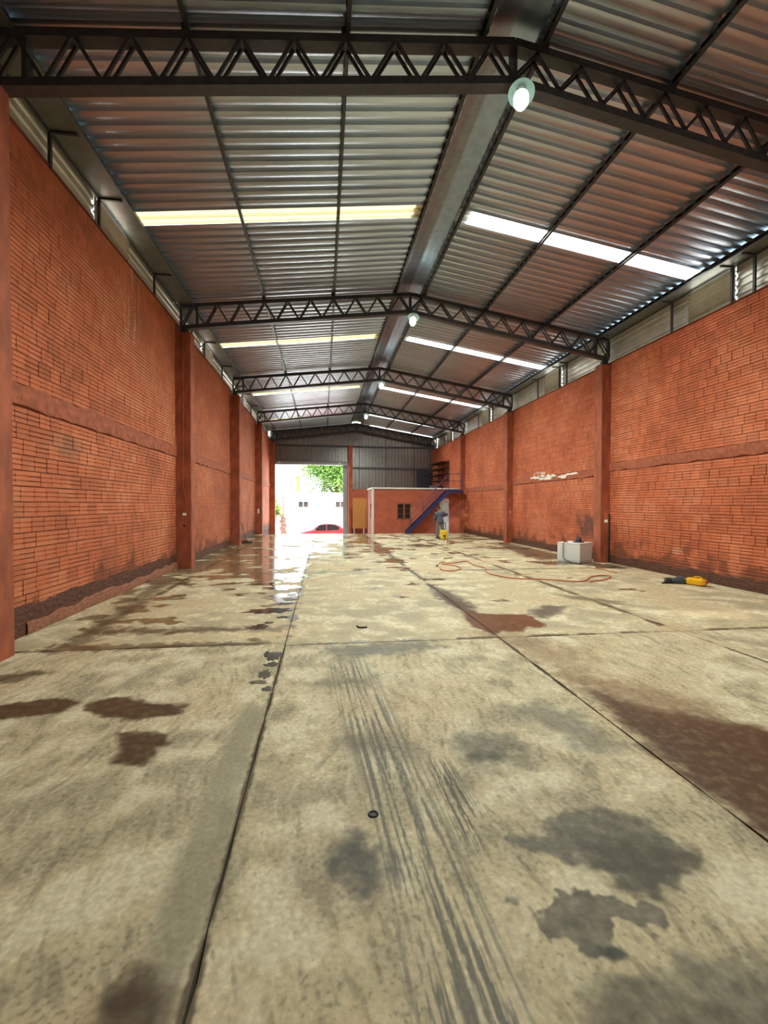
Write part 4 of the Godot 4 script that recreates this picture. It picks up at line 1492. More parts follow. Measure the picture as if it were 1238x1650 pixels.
func build_lamps() -> void:
	var nth := ["fifth", "fourth", "third", "second"]
	for k in range(0, 4):
		var d: float = (T[k] if k >= 0 else T[0] - 7.24) + 0.05
		var y := 7.16
		var o := base("pendant_lamp", V(2.56, y, d), "lit bulb in an enamel shade under the %s truss counted from the gable" % nth[k] if k >= 0 else "lit bulb in an enamel shade hanging behind the fifth truss", "lamp", "lamps hung under the ridge")
		var tilt := Basis(Vector3(1, 0, 0.5).normalized(), -0.4)
		var xf := Transform3D(tilt, Vector3.ZERO)
		var b := MB.new()
		b.lathe([Vector2(0.0, 0.10), Vector2(0.05, 0.10), Vector2(0.05, -0.02), Vector2(0.035, -0.08), Vector2(0.0, -0.08)], 16, xf)
		part("socket", b, M.ceramic, o)
		b = MB.new()
		b.lathe([Vector2(0.05, 0.03), Vector2(0.10, 0.015), Vector2(0.155, -0.035), Vector2(0.17, -0.075), Vector2(0.164, -0.075), Vector2(0.148, -0.03), Vector2(0.095, 0.008), Vector2(0.05, 0.02)], 28, xf)
		part("shade", b, M.enamel, o, "pale green enamel shade")
		b = MB.new()
		b.lathe([Vector2(0.03, -0.06), Vector2(0.055, -0.10), Vector2(0.095, -0.15), Vector2(0.095, -0.26), Vector2(0.065, -0.33), Vector2(0.0, -0.345)], 20, xf)
		part("bulb", b, M.bulb_glow, o, "glowing white bulb")
		b = MB.new()
		b.tube([Vector3(0, 0.08, 0), Vector3(-0.03, 0.14, 0.0), Vector3(-0.09, 0.16, 0)], 0.012, 6)
		part("flex", b, M.cord_black, o)
		var s := SpotLight3D.new()
		s.name = "beam"
		s.position = Vector3(0, -0.20, 0)
		s.rotation.x = -PI / 2.0
		s.spot_angle = 88.0
		s.spot_angle_attenuation = 0.6
		s.spot_range = 60.0
		s.spot_attenuation = 2.0
		s.light_color = rgb(244, 255, 246)
		s.light_energy = LAMP
		s.light_size = 0.08
		s.shadow_enabled = true
		o.add_child(s)
		var w := OmniLight3D.new()
		w.name = "glow"
		w.position = Vector3(0, -0.20, 0)
		w.omni_range = 60.0
		w.omni_attenuation = 2.0
		w.light_color = rgb(236, 255, 244)
		w.light_energy = 0.03
		w.light_size = 0.08
		w.shadow_enabled = true
		o.add_child(w)


func path(p: Array, per := 6) -> Array:
	var c := Curve3D.new()
	for i in p.size():
		var a: Vector3 = p[maxi(i - 1, 0)]
		var b: Vector3 = p[mini(i + 1, p.size() - 1)]
		var l := (b - a) / 6.0
		c.add_point(p[i], -l, l)
	var out := []
	for i in p.size() - 1:
		for k in per:
			out.append(c.sample(i, float(k) / per))
	out.append(p[p.size() - 1])
	return out


func build_things() -> void:
	var b: MB
	var o: Node3D
	# white box by the second column, with a black lid thing and a cord
	var nrm := Vector2(0.83, 0.557)
	o = base("white_box", V(7.62, 0, 12.9), "white knee-high box standing at the foot of the office-side wall", "box")
	var bs := Basis(Vector3(nrm.x, 0, -nrm.y), Vector3.UP, Vector3(nrm.y, 0, nrm.x))   # x along the right-hand face, z towards the camera side
	var c := bs * Vector3(0.40, 0, -0.36)
	b = MB.new()
	b.cbox(c + Vector3(0, 0.285, 0), Vector3(0.80, 0.57, 0.72), 0.012, bs)
	part("body", b, M.white_box, o)
	b = MB.new()
	b.cbox(c + Vector3(0, 0.582, 0) + bs * Vector3(0, 0, 0), Vector3(0.82, 0.025, 0.74), 0.008, bs)
	part("lid", b, M.white_box, o)
	b = MB.new()
	b.box(c + Vector3(0, 0.05, 0), Vector3(0.806, 0.012, 0.726), bs)
	part("base_seam", b, M.grey_gate, o)
	var h := base("black_dome", V(7.62, 0.595, 12.9) + c + bs * Vector3(0.05, 0, 0.1), "small black dome with a flat rim set on the white box", "dome")
	b = MB.new()
	b.lathe([Vector2(0.0, 0.0), Vector2(0.17, 0.0), Vector2(0.175, 0.012), Vector2(0.16, 0.022), Vector2(0.10, 0.03)], 24)
	part("rim", b, M.black_plastic, h)
	b = MB.new()
	b.lathe([Vector2(0.10, 0.028), Vector2(0.09, 0.09), Vector2(0.065, 0.14), Vector2(0.03, 0.17), Vector2(0.0, 0.18)], 20)
	part("crown", b, M.black_plastic, h)
	var w0 := V(7.62, 0, 12.9)
	o = base("power_cord", w0, "black power cord trailing down the side of the white box", "cord")
	b = MB.new()
	var lf := bs * Vector3(-0.03, 0, -0.5)
	b.tube(path([lf + Vector3(0, 0.60, 0) + bs * Vector3(0.25, 0, 0), lf + Vector3(0, 0.60, 0), lf + Vector3(0, 0.3, 0) + bs * Vector3(-0.02, 0, 0.0), lf + Vector3(0, 0.12, 0.03) + bs * Vector3(-0.02, 0, 0), bs * Vector3(-0.05, 0.0, -0.3) + Vector3(0, 0.03, 0), bs * Vector3(-0.08, 0.0, -0.15) + Vector3(0, 0.012, 0), bs * Vector3(-0.13, 0.0, 0.06) + Vector3(0, 0.012, 0)]), 0.012, 6)
	part("cable", b, M.cord_black, o)
	b = MB.new()
	b.cbox(bs * Vector3(-0.14, 0.0, 0.09) + Vector3(0, 0.022, 0), Vector3(0.04, 0.04, 0.06), 0.008, bs)
	part("plug", b, M.cord_black, o)

	# yellow jerrycan on its side
	var p0 := V(8.03, 0.0, 9.24)
	var p1 := V(8.19, 0.0, 8.86)
	var ax := (p1 - p0).normalized()
	bs = Basis(ax, Vector3.UP, ax.cross(Vector3.UP))
	o = base("jerrycan", p0, "yellow plastic jerrycan lying on the floor at the wall foot", "jerrycan")
	b = MB.new()
	var rows := []
	for s in [[0.0, 0.3], [0.0, 0.8], [0.012, 0.95], [0.03, 1.0], [0.15, 1.0], [0.29, 1.0], [0.33, 0.86], [0.37, 0.45], [0.375, 0.2]]:
		var ring := []
		for j in 20:
			var a := TAU * j / 20.0
			var e := pow(absf(cos(a)), 0.6) * signf(cos(a))
			var g := pow(absf(sin(a)), 0.6) * signf(sin(a))
			ring.append(bs * Vector3(s[0], 0.082 + 0.08 * g * s[1], 0.105 * e * s[1]))
		rows.append(ring)
	b.sheet(rows, Vector3.ZERO, true)
	for e in [0, rows.size() - 1]:
		var mid_ := bs * Vector3(0.0 if e == 0 else 0.375, 0.082, 0)
		var out_ := ax * (-1.0 if e == 0 else 1.0)
		for j in 20:
			b.tri(mid_, rows[e][j], rows[e][(j + 1) % 20], out_, out_, out_)
	part("body", b, M.yellow_can, o)
	b = MB.new()
	b.tube([bs * Vector3(0.37, 0.10, 0.03), bs * Vector3(0.41, 0.10, 0.03)], 0.026, 12)
	part("cap", b, M.red_plastic, o)
	b = MB.new()
	b.tube(path([bs * Vector3(0.10, 0.155, -0.02), bs * Vector3(0.14, 0.185, -0.02), bs * Vector3(0.24, 0.185, -0.02), bs * Vector3(0.28, 0.155, -0.02)], 4), 0.013, 8)
	part("handle", b, M.yellow_can, o)

	# dark cloth heap beside it
	o = base("cloth_heap", V(7.80, 0, 9.40), "dark grey crumpled cloth bag heaped beside the yellow jerrycan", "cloth")
	b = MB.new()
	sdf(b, [[Vector3(0.0, 0.05, 0.02), Vector3(0.14, 0.06, 0.08), 0.07, 0.085], [Vector3(0.1, 0.1, 0.05), Vector3(0.17, 0.12, 0.0), 0.06, 0.05], [Vector3(0.16, 0.04, 0.12), Vector3(0.22, 0.03, 0.06), 0.05, 0.04]], 0.012, 0.05)
	part("bag", b, M.cloth_dark, o)
	b = MB.new()
	sdf(b, [[Vector3(-0.22, 0.02, 0.0), Vector3(-0.05, 0.05, 0.0), 0.022, 0.055], [Vector3(-0.12, 0.06, -0.05), Vector3(0.0, 0.06, -0.06), 0.05, 0.05], [Vector3(-0.3, 0.01, 0.03), Vector3(-0.15, 0.02, 0.02), 0.014, 0.03]], 0.012, 0.04)
	part("strap_end", b, M.black_plastic, o)

	# pressure washer, its hose and the extension cord
	o = base("pressure_washer", V(5.90, 0, 22.2), "yellow wheeled pressure washer standing behind the worker", "pressure washer")
	b = MB.new()
	b.cbox(Vector3(0, 0.30, 0), Vector3(0.30, 0.42, 0.28), 0.04)
	b.cbox(Vector3(0, 0.14, 0.02), Vector3(0.34, 0.2, 0.32), 0.04)
	part("housing", b, M.yellow_plastic, o)
	b = MB.new()
	b.cbox(Vector3(0, 0.20, 0.16), Vector3(0.16, 0.1, 0.05), 0.02)
	b.cbox(Vector3(0.03, 0.1, 0.18), Vector3(0.08, 0.07, 0.04), 0.015)
	part("vent", b, M.black_plastic, o)
	for x in [-0.18, 0.18]:
		b = MB.new()
		b.lathe([Vector2(0, -0.025), Vector2(0.08, -0.025), Vector2(0.09, 0.0), Vector2(0.08, 0.025), Vector2(0, 0.025)], 18, Transform3D(Basis(Vector3.UP, Vector3.RIGHT, Vector3.FORWARD), Vector3(x, 0.09, -0.08)))
		part("wheel", b, M.black_rubber, o)
	b = MB.new()
	b.tube(path([Vector3(-0.12, 0.5, -0.06), Vector3(-0.12, 0.78, -0.12), Vector3(-0.09, 0.83, -0.13), Vector3(0.09, 0.83, -0.13), Vector3(0.12, 0.78, -0.12), Vector3(0.12, 0.5, -0.06)], 5), 0.016, 8)
	part("handle", b, M.black_plastic, o)
	b = MB.new()
	b.lathe([Vector2(0.0, 0.0), Vector2(0.06, 0.0), Vector2(0.05, 0.06), Vector2(0.0, 0.06)], 16, Transform3D(Basis(), Vector3(0, 0.51, 0)))
	part("cap", b, M.black_plastic, o)

	o = base("water_hose", V(3.28, 0, 12.81), "cream water hose wriggling across the floor to the pressure washer", "hose")
	var r := V(3.28, 0, 12.81)
	var pts := []
	for q in [[5.98, 22.02], [5.85, 21.5], [5.3, 19.6], [5.12, 18.93], [5.05, 18.1], [4.85, 17.5], [4.74, 17.12], [4.42, 16.9], [4.36, 16.2], [4.34, 15.83], [4.3, 15.1], [4.07, 14.54], [3.88, 14.5], [3.72, 14.08], [3.62, 13.6], [3.42, 13.4], [3.28, 12.95], [3.2, 12.7]]:
		pts.append(V(q[0], 0.026, q[1]) - r)
	b = MB.new()
	b.tube(path(pts, 5), 0.026, 8)
	part("tube", b, M.hose_cream, o)
	b = MB.new()
	b.tube([pts[17], pts[17] + Vector3(-0.05, 0.01, 0.14)], 0.034, 10)
	part("coupling", b, M.chrome, o)

	o = base("extension_cord", V(3.3, 0, 12.0), "long orange extension cord looping over the concrete floor towards the wall", "cord")
	r = V(3.3, 0, 12.0)
	pts = []
	for q in [[3.2, 12.4], [3.13, 11.95], [3.33, 11.70], [3.7, 12.1], [3.72, 12.7], [3.5, 13.0], [3.42, 13.07], [3.75, 13.3], [4.01, 13.43], [4.37, 13.70], [4.33, 13.1], [4.30, 12.70], [4.41, 12.17], [4.2, 11.6], [4.17, 11.28], [4.22, 10.86], [4.48, 10.36], [5.03, 10.20], [5.37, 9.99], [5.71, 9.78], [6.02, 9.91], [6.3, 10.25], [6.48, 10.41], [6.75, 10.56], [6.95, 10.50], [6.93, 10.36], [6.7, 10.1], [6.50, 9.95], [6.2, 9.82], [5.99, 9.72]]:
		pts.append(V(q[0], 0.015, q[1]) - r)
	b = MB.new()
	b.tube(path(pts, 5), 0.015, 7)
	part("cable", b, M.cord_orange, o)
	o = base("cord_coupling", V(7.45, 0, 11.55), "pale plug and short cord end lying in front of the white box", "plug")
	b = MB.new()
	b.tube(path([Vector3(-0.05, 0.02, -0.2), Vector3(0.0, 0.02, -0.05), Vector3(0.05, 0.02, 0.1), Vector3(-0.02, 0.02, 0.35), Vector3(0.06, 0.015, 0.6)], 5), 0.012, 6)
	part("cable", b, M.cord_orange, o)
	b = MB.new()
	b.tube([Vector3(-0.08, 0.03, -0.36), Vector3(-0.05, 0.03, -0.18)], 0.03, 10)
	part("plug", b, M.hose_cream, o)

	# squeegee leaning on the gate-side wall, red brush head beside it
	o = base("squeegee", V(-3.42, 0, 21.3), "long-handled floor squeegee leaning against the gate-side wall", "squeegee")
	b = MB.new()
	b.tube([Vector3(0.02, 0.05, 0), Vector3(-0.46, 1.68, -0.12)], 0.016, 8)
	part("pole", b, M.broom_pole, o)
	b = MB.new()
	b.cbox(Vector3(0.04, 0.04, 0.02), Vector3(0.42, 0.05, 0.06), 0.01, Basis(Vector3.UP, 0.3))
	part("head", b, M.black_plastic, o)
	b = MB.new()
	b.box(Vector3(0.04, 0.012, 0.02), Vector3(0.42, 0.024, 0.015), Basis(Vector3.UP, 0.3))
	part("blade", b, M.black_rubber, o)
	o = base("brush_head", V(-3.62, 0, 21.9), "red brush head lying beside the squeegee", "brush")
	b = MB.new()
	b.cbox(Vector3(0, 0.065, 0), Vector3(0.36, 0.05, 0.09), 0.015, Basis(Vector3.UP, 0.2))
	part("block", b, M.red_plastic, o)
	b = MB.new()
	for i in 16:
		for j in 3:
			b.tube([Vector3(-0.165 + i * 0.022, 0.045, -0.03 + j * 0.03), Vector3(-0.168 + i * 0.0224, 0.0, -0.034 + j * 0.034)], 0.006, 4, false)
	part("bristles", b, M.car_dark, o)

	# sockets, switches and wires on the columns
	o = base("wall_socket", V(-3.71, 1.47, 13.0), "white socket with a hanging wire on a gate-side column", "socket")
	b = MB.new()
	b.cbox(Vector3.ZERO, Vector3(0.1, 0.07, 0.05), 0.01)
	part("plate", b, M.socket_white, o)
	b = MB.new()
	b.tube(path([Vector3(-0.04, 0.04, 0.01), Vector3(0.06, 0.25, 0.02), Vector3(0.0, 0.6, 0.012), Vector3(-0.03, 0.9, 0.012), Vector3(-0.02, 2.0, 0.012), Vector3(-0.02, 4.8, 0.012)], 5), 0.009, 6)
	part("wire", b, M.belt, o)
	b = MB.new()
	b.cbox(Vector3(0.0, -0.3, 0.0), Vector3(0.06, 0.06, 0.04), 0.01)
	part("junction_box", b, M.cord_black, o)
	o = base("wall_socket", V(8.52, 1.26, 13.0), "white socket above a dark conduit on an office-side column", "socket")
	b = MB.new()
	b.cbox(Vector3.ZERO, Vector3(0.09, 0.09, 0.05), 0.01)
	part("plate", b, M.socket_white, o)
	b = MB.new()
	b.tube([Vector3(0.09, 0.22, 0.02), Vector3(0.09, -1.24, 0.02)], 0.02, 8)
	part("conduit", b, M.car_dark, o)
	o = base("wall_switch", V(8.50, 1.42, 20.24), "small red switch box on an office-side column", "switch")
	b = MB.new()
	b.cbox(Vector3.ZERO, Vector3(0.09, 0.12, 0.05), 0.01)
	part("box", b, M.red_plastic, o)
	b = MB.new()
	b.cbox(Vector3(0, 0, 0.03), Vector3(0.03, 0.05, 0.02), 0.005)
	part("rocker", b, M.socket_white, o)
	o = base("wall_switch", V(-3.74, 1.35, 27.49), "small white switch box on a gate-side column", "switch")
	b = MB.new()
	b.cbox(Vector3.ZERO, Vector3(0.1, 0.26, 0.06), 0.01)
	part("box", b, M.socket_white, o)
	b = MB.new()
	b.cbox(Vector3(0, 0.03, 0.035), Vector3(0.03, 0.05, 0.02), 0.005)
	part("rocker", b, M.grey_gate, o)

	# small things on the floor
	o = base("rubber_plug", V(0.28, 0, 2.56), "small round black rubber plug set in the bare concrete", "plug")
	b = MB.new()
	b.lathe([Vector2(0.0, 0.002), Vector2(0.018, 0.002), Vector2(0.02, 0.006), Vector2(0.026, 0.008), Vector2(0.03, 0.004), Vector2(0.031, 0.0)], 24)
	part("disc", b, M.black_rubber, o)
	o = base("hose_scrap", V(0.53, 0, 6.52), "short curled black scrap lying alone on the concrete", "scrap")
	b = MB.new()
	b.tube(path([Vector3(-0.05, 0.012, -0.05), Vector3(-0.03, 0.012, 0.03), Vector3(0.05, 0.012, 0.05), Vector3(0.08, 0.012, 0.03)], 4), 0.012, 7)
	part("tube", b, M.black_rubber, o)


# ---------------------------------------------------------------- smooth bodies: tapered capsules joined by a smooth minimum, meshed as surface nets
func sdf(out: MB, bones: Array, cell: float, k: float) -> void:
	var lo := Vector3.ONE * 1e9
	var hi := -lo
	for q in bones:
		var m: float = maxf(q[2], q[3]) + k + cell * 3.0
		lo = lo.min(q[0].min(q[1]) - Vector3.ONE * m)
		hi = hi.max(q[0].max(q[1]) + Vector3.ONE * m)
	var nx := int((hi.x - lo.x) / cell) + 2
	var ny := int((hi.y - lo.y) / cell) + 2
	var nz := int((hi.z - lo.z) / cell) + 2
	var fld := PackedFloat32Array()
	fld.resize(nx * ny * nz)
	fld.fill(1.0)
	for q in bones:
		var a: Vector3 = q[0]
		var e: Vector3 = q[1] - q[0]
		var l2 := maxf(e.length_squared(), 1e-9)
		var ra: float = q[2]
		var rb: float = q[3]
		var m := maxf(ra, rb) + k + cell * 2.0
		var i0 := Vector3i(((q[0].min(q[1]) - Vector3.ONE * m) - lo) / cell)
		var i1 := Vector3i(((q[0].max(q[1]) + Vector3.ONE * m) - lo) / cell) + Vector3i.ONE
		for z in range(maxi(i0.z, 0), mini(i1.z, nz)):
			for y in range(maxi(i0.y, 0), mini(i1.y, ny)):
				var at := (z * ny + y) * nx
				for x in range(maxi(i0.x, 0), mini(i1.x, nx)):
					var w := lo + Vector3(x, y, z) * cell - a
					var t := clampf(w.dot(e) / l2, 0.0, 1.0)
					var d := (w - e * t).length() - lerpf(ra, rb, t)
					var g := fld[at + x]
					var h := maxf(k - absf(g - d), 0.0) / k
					fld[at + x] = minf(g, d) - h * h * k * 0.25
	var id := {}
	var pos := PackedVector3Array()
	for z in nz - 1:
		for y in ny - 1:
			for x in nx - 1:
				var at := (z * ny + y) * nx + x
				var v := [fld[at], fld[at + 1], fld[at + nx], fld[at + nx + 1], fld[at + nx * ny], fld[at + nx * ny + 1], fld[at + nx * ny + nx], fld[at + nx * ny + nx + 1]]
				var neg := 0
				for q in v:
					if q < 0.0:
						neg += 1
				if neg == 0 or neg == 8:
					continue
				var s := Vector3.ZERO
				var cnt := 0
				for e in [[0, 1], [2, 3], [4, 5], [6, 7], [0, 2], [1, 3], [4, 6], [5, 7], [0, 4], [1, 5], [2, 6], [3, 7]]:
					var fa: float = v[e[0]]
					var fb: float = v[e[1]]
					if (fa < 0.0) != (fb < 0.0):
						var t := fa / (fa - fb)
						var pa := Vector3(e[0] & 1, (e[0] >> 1) & 1, e[0] >> 2)
						var pb := Vector3(e[1] & 1, (e[1] >> 1) & 1, e[1] >> 2)
						s += pa.lerp(pb, t)
						cnt += 1
				id[at] = pos.size()
				pos.append(lo + (Vector3(x, y, z) + s / cnt) * cell)
	var nrm := PackedVector3Array()
	nrm.resize(pos.size())
	var quads := []
	var st := [1, nx, nx * ny]
	for at in id:
		for ax in 3:
			var u: int = st[(ax + 1) % 3]
			var w: int = st[(ax + 2) % 3]
			var fa := fld[at]
			var fb := fld[at + st[ax]]
			if (fa < 0.0) == (fb < 0.0):
				continue
			if not (id.has(at - u) and id.has(at - w) and id.has(at - u - w)):
				continue
			var q := [id[at], id[at - u], id[at - u - w], id[at - w]]
			var m := (pos[q[1]] - pos[q[0]]).cross(pos[q[3]] - pos[q[0]])
			var o := Vector3.ZERO
			o[ax] = 1.0 if fa < 0.0 else -1.0
			if m.dot(o) < 0.0:
				m = -m
			for i in q:
				nrm[i] += m
			quads.append(q)
	for q in quads:
		out.squad(pos[q[0]], pos[q[1]], pos[q[2]], pos[q[3]], nrm[q[0]].normalized(), nrm[q[1]].normalized(), nrm[q[2]].normalized(), nrm[q[3]].normalized())


# a hand closed round a rod: wrist, direction of the rod, which way the palm leaves the wrist, side of the thumb
func hand(wrist: Vector3, reach: Vector3, rod: Vector3, thumb: float) -> Array:
	var y := reach.normalized()
	var x := (rod - y * rod.dot(y)).normalized()      # across the knuckles, along the rod
	var z := x.cross(y) * thumb                        # side the fingers close to
	var out := [[wrist, wrist + y * 0.05, 0.026, 0.030]]
	for i in 4:
		var o := (i - 1.5) * 0.020
		var l: float = [0.9, 1.0, 0.95, 0.78][i]
		var k := wrist + y * 0.085 + x * o
		out.append([wrist + y * 0.04 + x * o * 0.8, k, 0.016, 0.0105])
		var p1 := k + (y * 0.55 + z * 0.85).normalized() * 0.036 * l
		var p2 := p1 + (-y * 0.5 + z * 0.9).normalized() * 0.026 * l
		var p3 := p2 + (-y * 1.0 - z * 0.25).normalized() * 0.020 * l
		out.append([k, p1, 0.0105, 0.0095])
		out.append([p1, p2, 0.0095, 0.009])
		out.append([p2, p3, 0.009, 0.0075])
	var t0 := wrist + y * 0.03 - x * 0.028
	var t1 := t0 + (y * 0.6 - x * 0.6 + z * 0.6).normalized() * 0.04
	var t2 := t1 + (y * 0.5 + x * 0.2 + z * 0.8).normalized() * 0.03
	out.append([t0, t1, 0.015, 0.012])
	out.append([t1, t2, 0.0115, 0.009])
	return out


func build_person() -> void:
	var o := base("person", V(6.0, 0, 23.3), "person in a dark cap and grey-blue shirt working by the pressure washer, seen from behind", "person")
	# joints: y up, facing -z (away down the hall) and a little to the gate side
	var hip_l := Vector3(-0.09, 0.86, 0.0)
	var hip_r := Vector3(0.09, 0.86, 0.0)
	var knee_l := Vector3(-0.13, 0.47, -0.05)
	var knee_r := Vector3(0.12, 0.47, -0.02)
	var ank_l := Vector3(-0.14, 0.09, 0.02)
	var ank_r := Vector3(0.14, 0.09, 0.06)
	var waist := Vector3(0.0, 1.0, -0.01)
	var chest := Vector3(-0.01, 1.22, -0.05)
	var neck := Vector3(-0.02, 1.36, -0.09)
	var head := Vector3(-0.04, 1.49, -0.12)
	var sh_l := Vector3(-0.19, 1.30, -0.06)
	var sh_r := Vector3(0.17, 1.31, -0.07)
	var el_l := Vector3(-0.27, 1.04, -0.10)
	var el_r := Vector3(0.40, 1.24, -0.10)
	var wr_l := Vector3(-0.10, 0.98, -0.34)
	var wr_r := Vector3(0.24, 1.13, -0.27)
	var legs := [[hip_l, knee_l, 0.085, 0.058], [knee_l, ank_l, 0.056, 0.036], [hip_r, knee_r, 0.085, 0.058], [knee_r, ank_r, 0.056, 0.036], [ank_l + Vector3(0, -0.04, 0.03), ank_l + Vector3(-0.03, -0.055, -0.15), 0.036, 0.028], [ank_r + Vector3(0, -0.04, 0.03), ank_r + Vector3(0.0, -0.055, -0.15), 0.036, 0.028]]
	var trunk := [[Vector3(-0.06, 0.9, 0), Vector3(0.06, 0.9, 0), 0.105, 0.105], [waist + Vector3(-0.05, 0, 0), waist + Vector3(0.05, 0, 0), 0.10, 0.10], [waist, chest, 0.105, 0.115], [chest + Vector3(-0.08, 0.02, 0), chest + Vector3(0.08, 0.02, 0), 0.105, 0.105], [chest, neck, 0.09, 0.055], [neck, head, 0.052, 0.05], [sh_l, sh_r, 0.06, 0.06]]
	var arms := [[sh_l, el_l, 0.052, 0.040], [el_l, wr_l, 0.040, 0.027], [sh_r, el_r, 0.052, 0.040], [el_r, wr_r, 0.040, 0.027]]
	var rod := (wr_l - wr_r).normalized()
	var skull := [[head + Vector3(0, 0.035, 0.015), head + Vector3(0, 0.045, -0.035), 0.078, 0.072], [head + Vector3(0, -0.03, -0.04), head + Vector3(0, -0.07, -0.07), 0.056, 0.034], [head + Vector3(0, 0.0, -0.095), head + Vector3(0, -0.022, -0.118), 0.012, 0.014], [head + Vector3(-0.03, 0.03, -0.09), head + Vector3(0.03, 0.03, -0.09), 0.018, 0.018], [head + Vector3(-0.022, -0.048, -0.092), head + Vector3(0.022, -0.048, -0.092), 0.012, 0.012], [head + Vector3(-0.08, 0.0, 0.0), head + Vector3(-0.084, 0.03, 0.01), 0.012, 0.018], [head + Vector3(0.08, 0.0, 0.0), head + Vector3(0.084, 0.03, 0.01), 0.012, 0.018], [neck, head, 0.052, 0.05]]
	var body := MB.new()
	sdf(body, legs + trunk + arms, 0.018, 0.05)
	sdf(body, skull, 0.008, 0.02)
	sdf(body, hand(wr_l, (wr_l - el_l) + Vector3(0.02, 0.02, 0), rod, -1.0), 0.005, 0.006)
	sdf(body, hand(wr_r, (wr_r - el_r) + Vector3(0, -0.02, -0.05), rod, 1.0), 0.005, 0.006)
	part("body", body, M.skin, o, "bare skin of face, neck and hands")
	var cl := MB.new()
	var grow := func(l: Array, g: float) -> Array:
		return l.map(func(q): return [q[0], q[1], q[2] + g, q[3] + g])
	sdf(cl, grow.call([[Vector3(-0.07, 0.87, 0.0), Vector3(0.07, 0.87, 0.0), 0.115, 0.115]] + trunk.slice(1, 4) + [[chest, neck + Vector3(0, -0.06, 0.02), 0.09, 0.055], trunk[6], arms[0], arms[2], [el_l, el_l.lerp(wr_l, 0.8), 0.045, 0.036], [el_r, el_r.lerp(wr_r, 0.8), 0.045, 0.036]], 0.016), 0.018, 0.05)
	part("shirt", cl, M.shirt, o, "grey-blue long-sleeved work shirt")
	cl = MB.new()
	sdf(cl, grow.call([[hip_l, knee_l, 0.09, 0.066], [knee_l, ank_l, 0.066, 0.056], [hip_r, knee_r, 0.09, 0.066], [knee_r, ank_r, 0.066, 0.056], [Vector3(-0.06, 0.9, 0), Vector3(0.06, 0.9, 0), 0.105, 0.105]], 0.014), 0.018, 0.04)
	part("trousers", cl, M.trousers, o, "faded grey work trousers")
	for a in [ank_l, ank_r]:
		cl = MB.new()
		sdf(cl, [[a + Vector3(0, -0.045, 0.04), a + Vector3(-0.02, -0.05, -0.17), 0.045, 0.038], [a + Vector3(0, 0.06, 0.01), a + Vector3(0, -0.04, 0.02), 0.055, 0.05]], 0.012, 0.02)
		part("boot", cl, M.boots, o, "dark boot")
	cl = MB.new()
	sdf(cl, [[head + Vector3(0, 0.06, 0.012), head + Vector3(0, 0.066, -0.03), 0.080, 0.076]], 0.008, 0.01)
	part("cap_crown", cl, M.cap, o, "dark cap")
	cl = MB.new()
	var rows := []
	for i in 3:
		var row := []
		for j in 9:
			var a := PI * (j / 8.0) + PI
			var rr: float = [0.078, 0.12, 0.16][i]
			row.append(head + Vector3(cos(a) * minf(rr, 0.085), 0.055 - i * 0.01 - 0.012 * absf(cos(a)), -0.03 + sin(a) * rr))
		rows.append(row)
	cl.sheet(rows, Vector3.UP)
	part("cap_peak", cl, M.cap, o, "dark cap peak")
	for x in [-0.03, 0.03]:
		cl = MB.new()
		cl.lathe([Vector2(0, -0.012), Vector2(0.009, -0.008), Vector2(0.012, 0), Vector2(0.009, 0.008), Vector2(0, 0.012)], 10, Transform3D(Basis(), head + Vector3(x, 0.008, -0.092)))
		part("eye", cl, M.ceramic, o)
	# the lance in both hands
	var l := base("spray_lance", V(6.0, 0, 23.3), "black pressure-washer lance held in the worker's hands", "spray lance")
	var ga := wr_r + (wr_r - el_r).normalized() * 0.085
	var gb := wr_l + (wr_l - el_l).normalized() * 0.085
	var dir := (gb - ga).normalized()
	cl = MB.new()
	cl.tube([ga - dir * 0.1, gb + dir * 0.1], 0.016, 8)
	part("grip", cl, M.black_plastic, l)
	cl = MB.new()
	cl.tube([gb + dir * 0.1, gb + dir * 0.35 + Vector3(-0.02, -0.2, -0.3)], 0.009, 8)
	part("wand", cl, M.chrome, l)


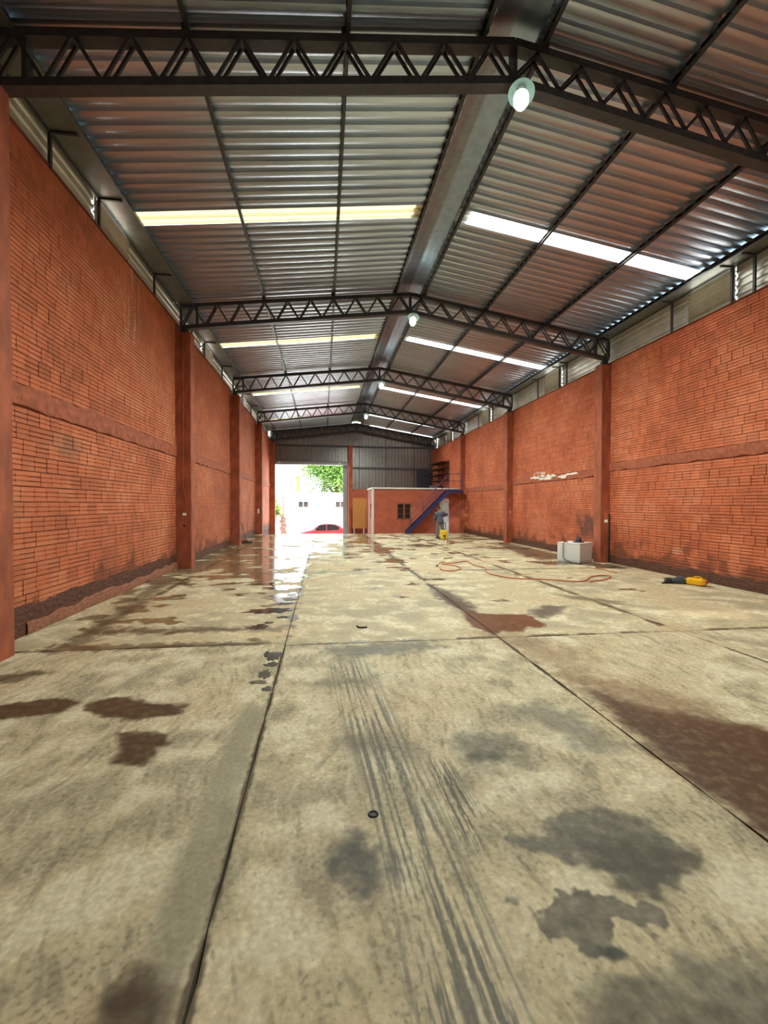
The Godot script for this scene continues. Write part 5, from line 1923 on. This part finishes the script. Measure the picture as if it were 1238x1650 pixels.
# standing water: thin sheets with rounded, ragged rims
func build_puddles() -> void:
	# x, d, half width, half length, turn
	var spots := [[-0.58, 5.42, 0.10, 0.16, 0.2], [-0.56, 5.12, 0.07, 0.08, 0.0], [-0.60, 4.83, 0.06, 0.13, 0.1], [-0.64, 4.62, 0.09, 0.05, 0.0], [-0.53, 4.45, 0.05, 0.06, 0.0], [-0.90, 6.72, 0.13, 0.14, 0.2], [-0.80, 6.95, 0.07, 0.07, 0.0], [-0.62, 7.25, 0.10, 0.07, 0.3], [-0.86, 7.72, 0.36, 0.20, 0.1], [-0.66, 8.25, 0.15, 0.10, 0.0], [-0.62, 8.60, 0.12, 0.12, 0.0], [-0.60, 9.05, 0.08, 0.13, 0.0], [-0.80, 9.85, 0.34, 0.30, 0.0], [-1.30, 10.35, 0.30, 0.22, 0.2], [-0.72, 10.75, 0.22, 0.30, 0.1]]
	var nth := ["first", "second", "third", "fourth", "fifth", "sixth", "seventh", "eighth", "ninth", "tenth", "eleventh", "twelfth", "thirteenth", "fourteenth", "fifteenth"]
	for k in spots.size():
		var s: Array = spots[k]
		var o := base("puddle", V(s[0], 0.001, s[1]), "%s shallow water puddle along the long floor joint, counted from the gate" % nth[spots.size() - 1 - k], "puddle", "puddles along the floor joint")
		var ns := noise(700 + k, 1.1, 3)
		var b := MB.new()
		var cnt := 36
		var rim := []
		var top := []
		for i in cnt:
			var a := TAU * i / cnt
			var r := 1.0 + 0.75 * ns.get_noise_2d(cos(a) * 1.3, sin(a) * 1.3)
			var p := Vector3(cos(a) * s[2] * r, 0, sin(a) * s[3] * r).rotated(Vector3.UP, s[4])
			rim.append(p)
			top.append(p * 0.94 + Vector3(0, 0.0015, 0))
		for i in cnt:
			var j := (i + 1) % cnt
			b.squad(rim[i], rim[j], top[j], top[i], (rim[i].normalized() + Vector3.UP).normalized(), (rim[j].normalized() + Vector3.UP).normalized(), Vector3.UP, Vector3.UP)
			b.tri(Vector3(0, 0.0015, 0), top[i], top[j], Vector3.UP, Vector3.UP, Vector3.UP)
		part("water", b, M.water, o)
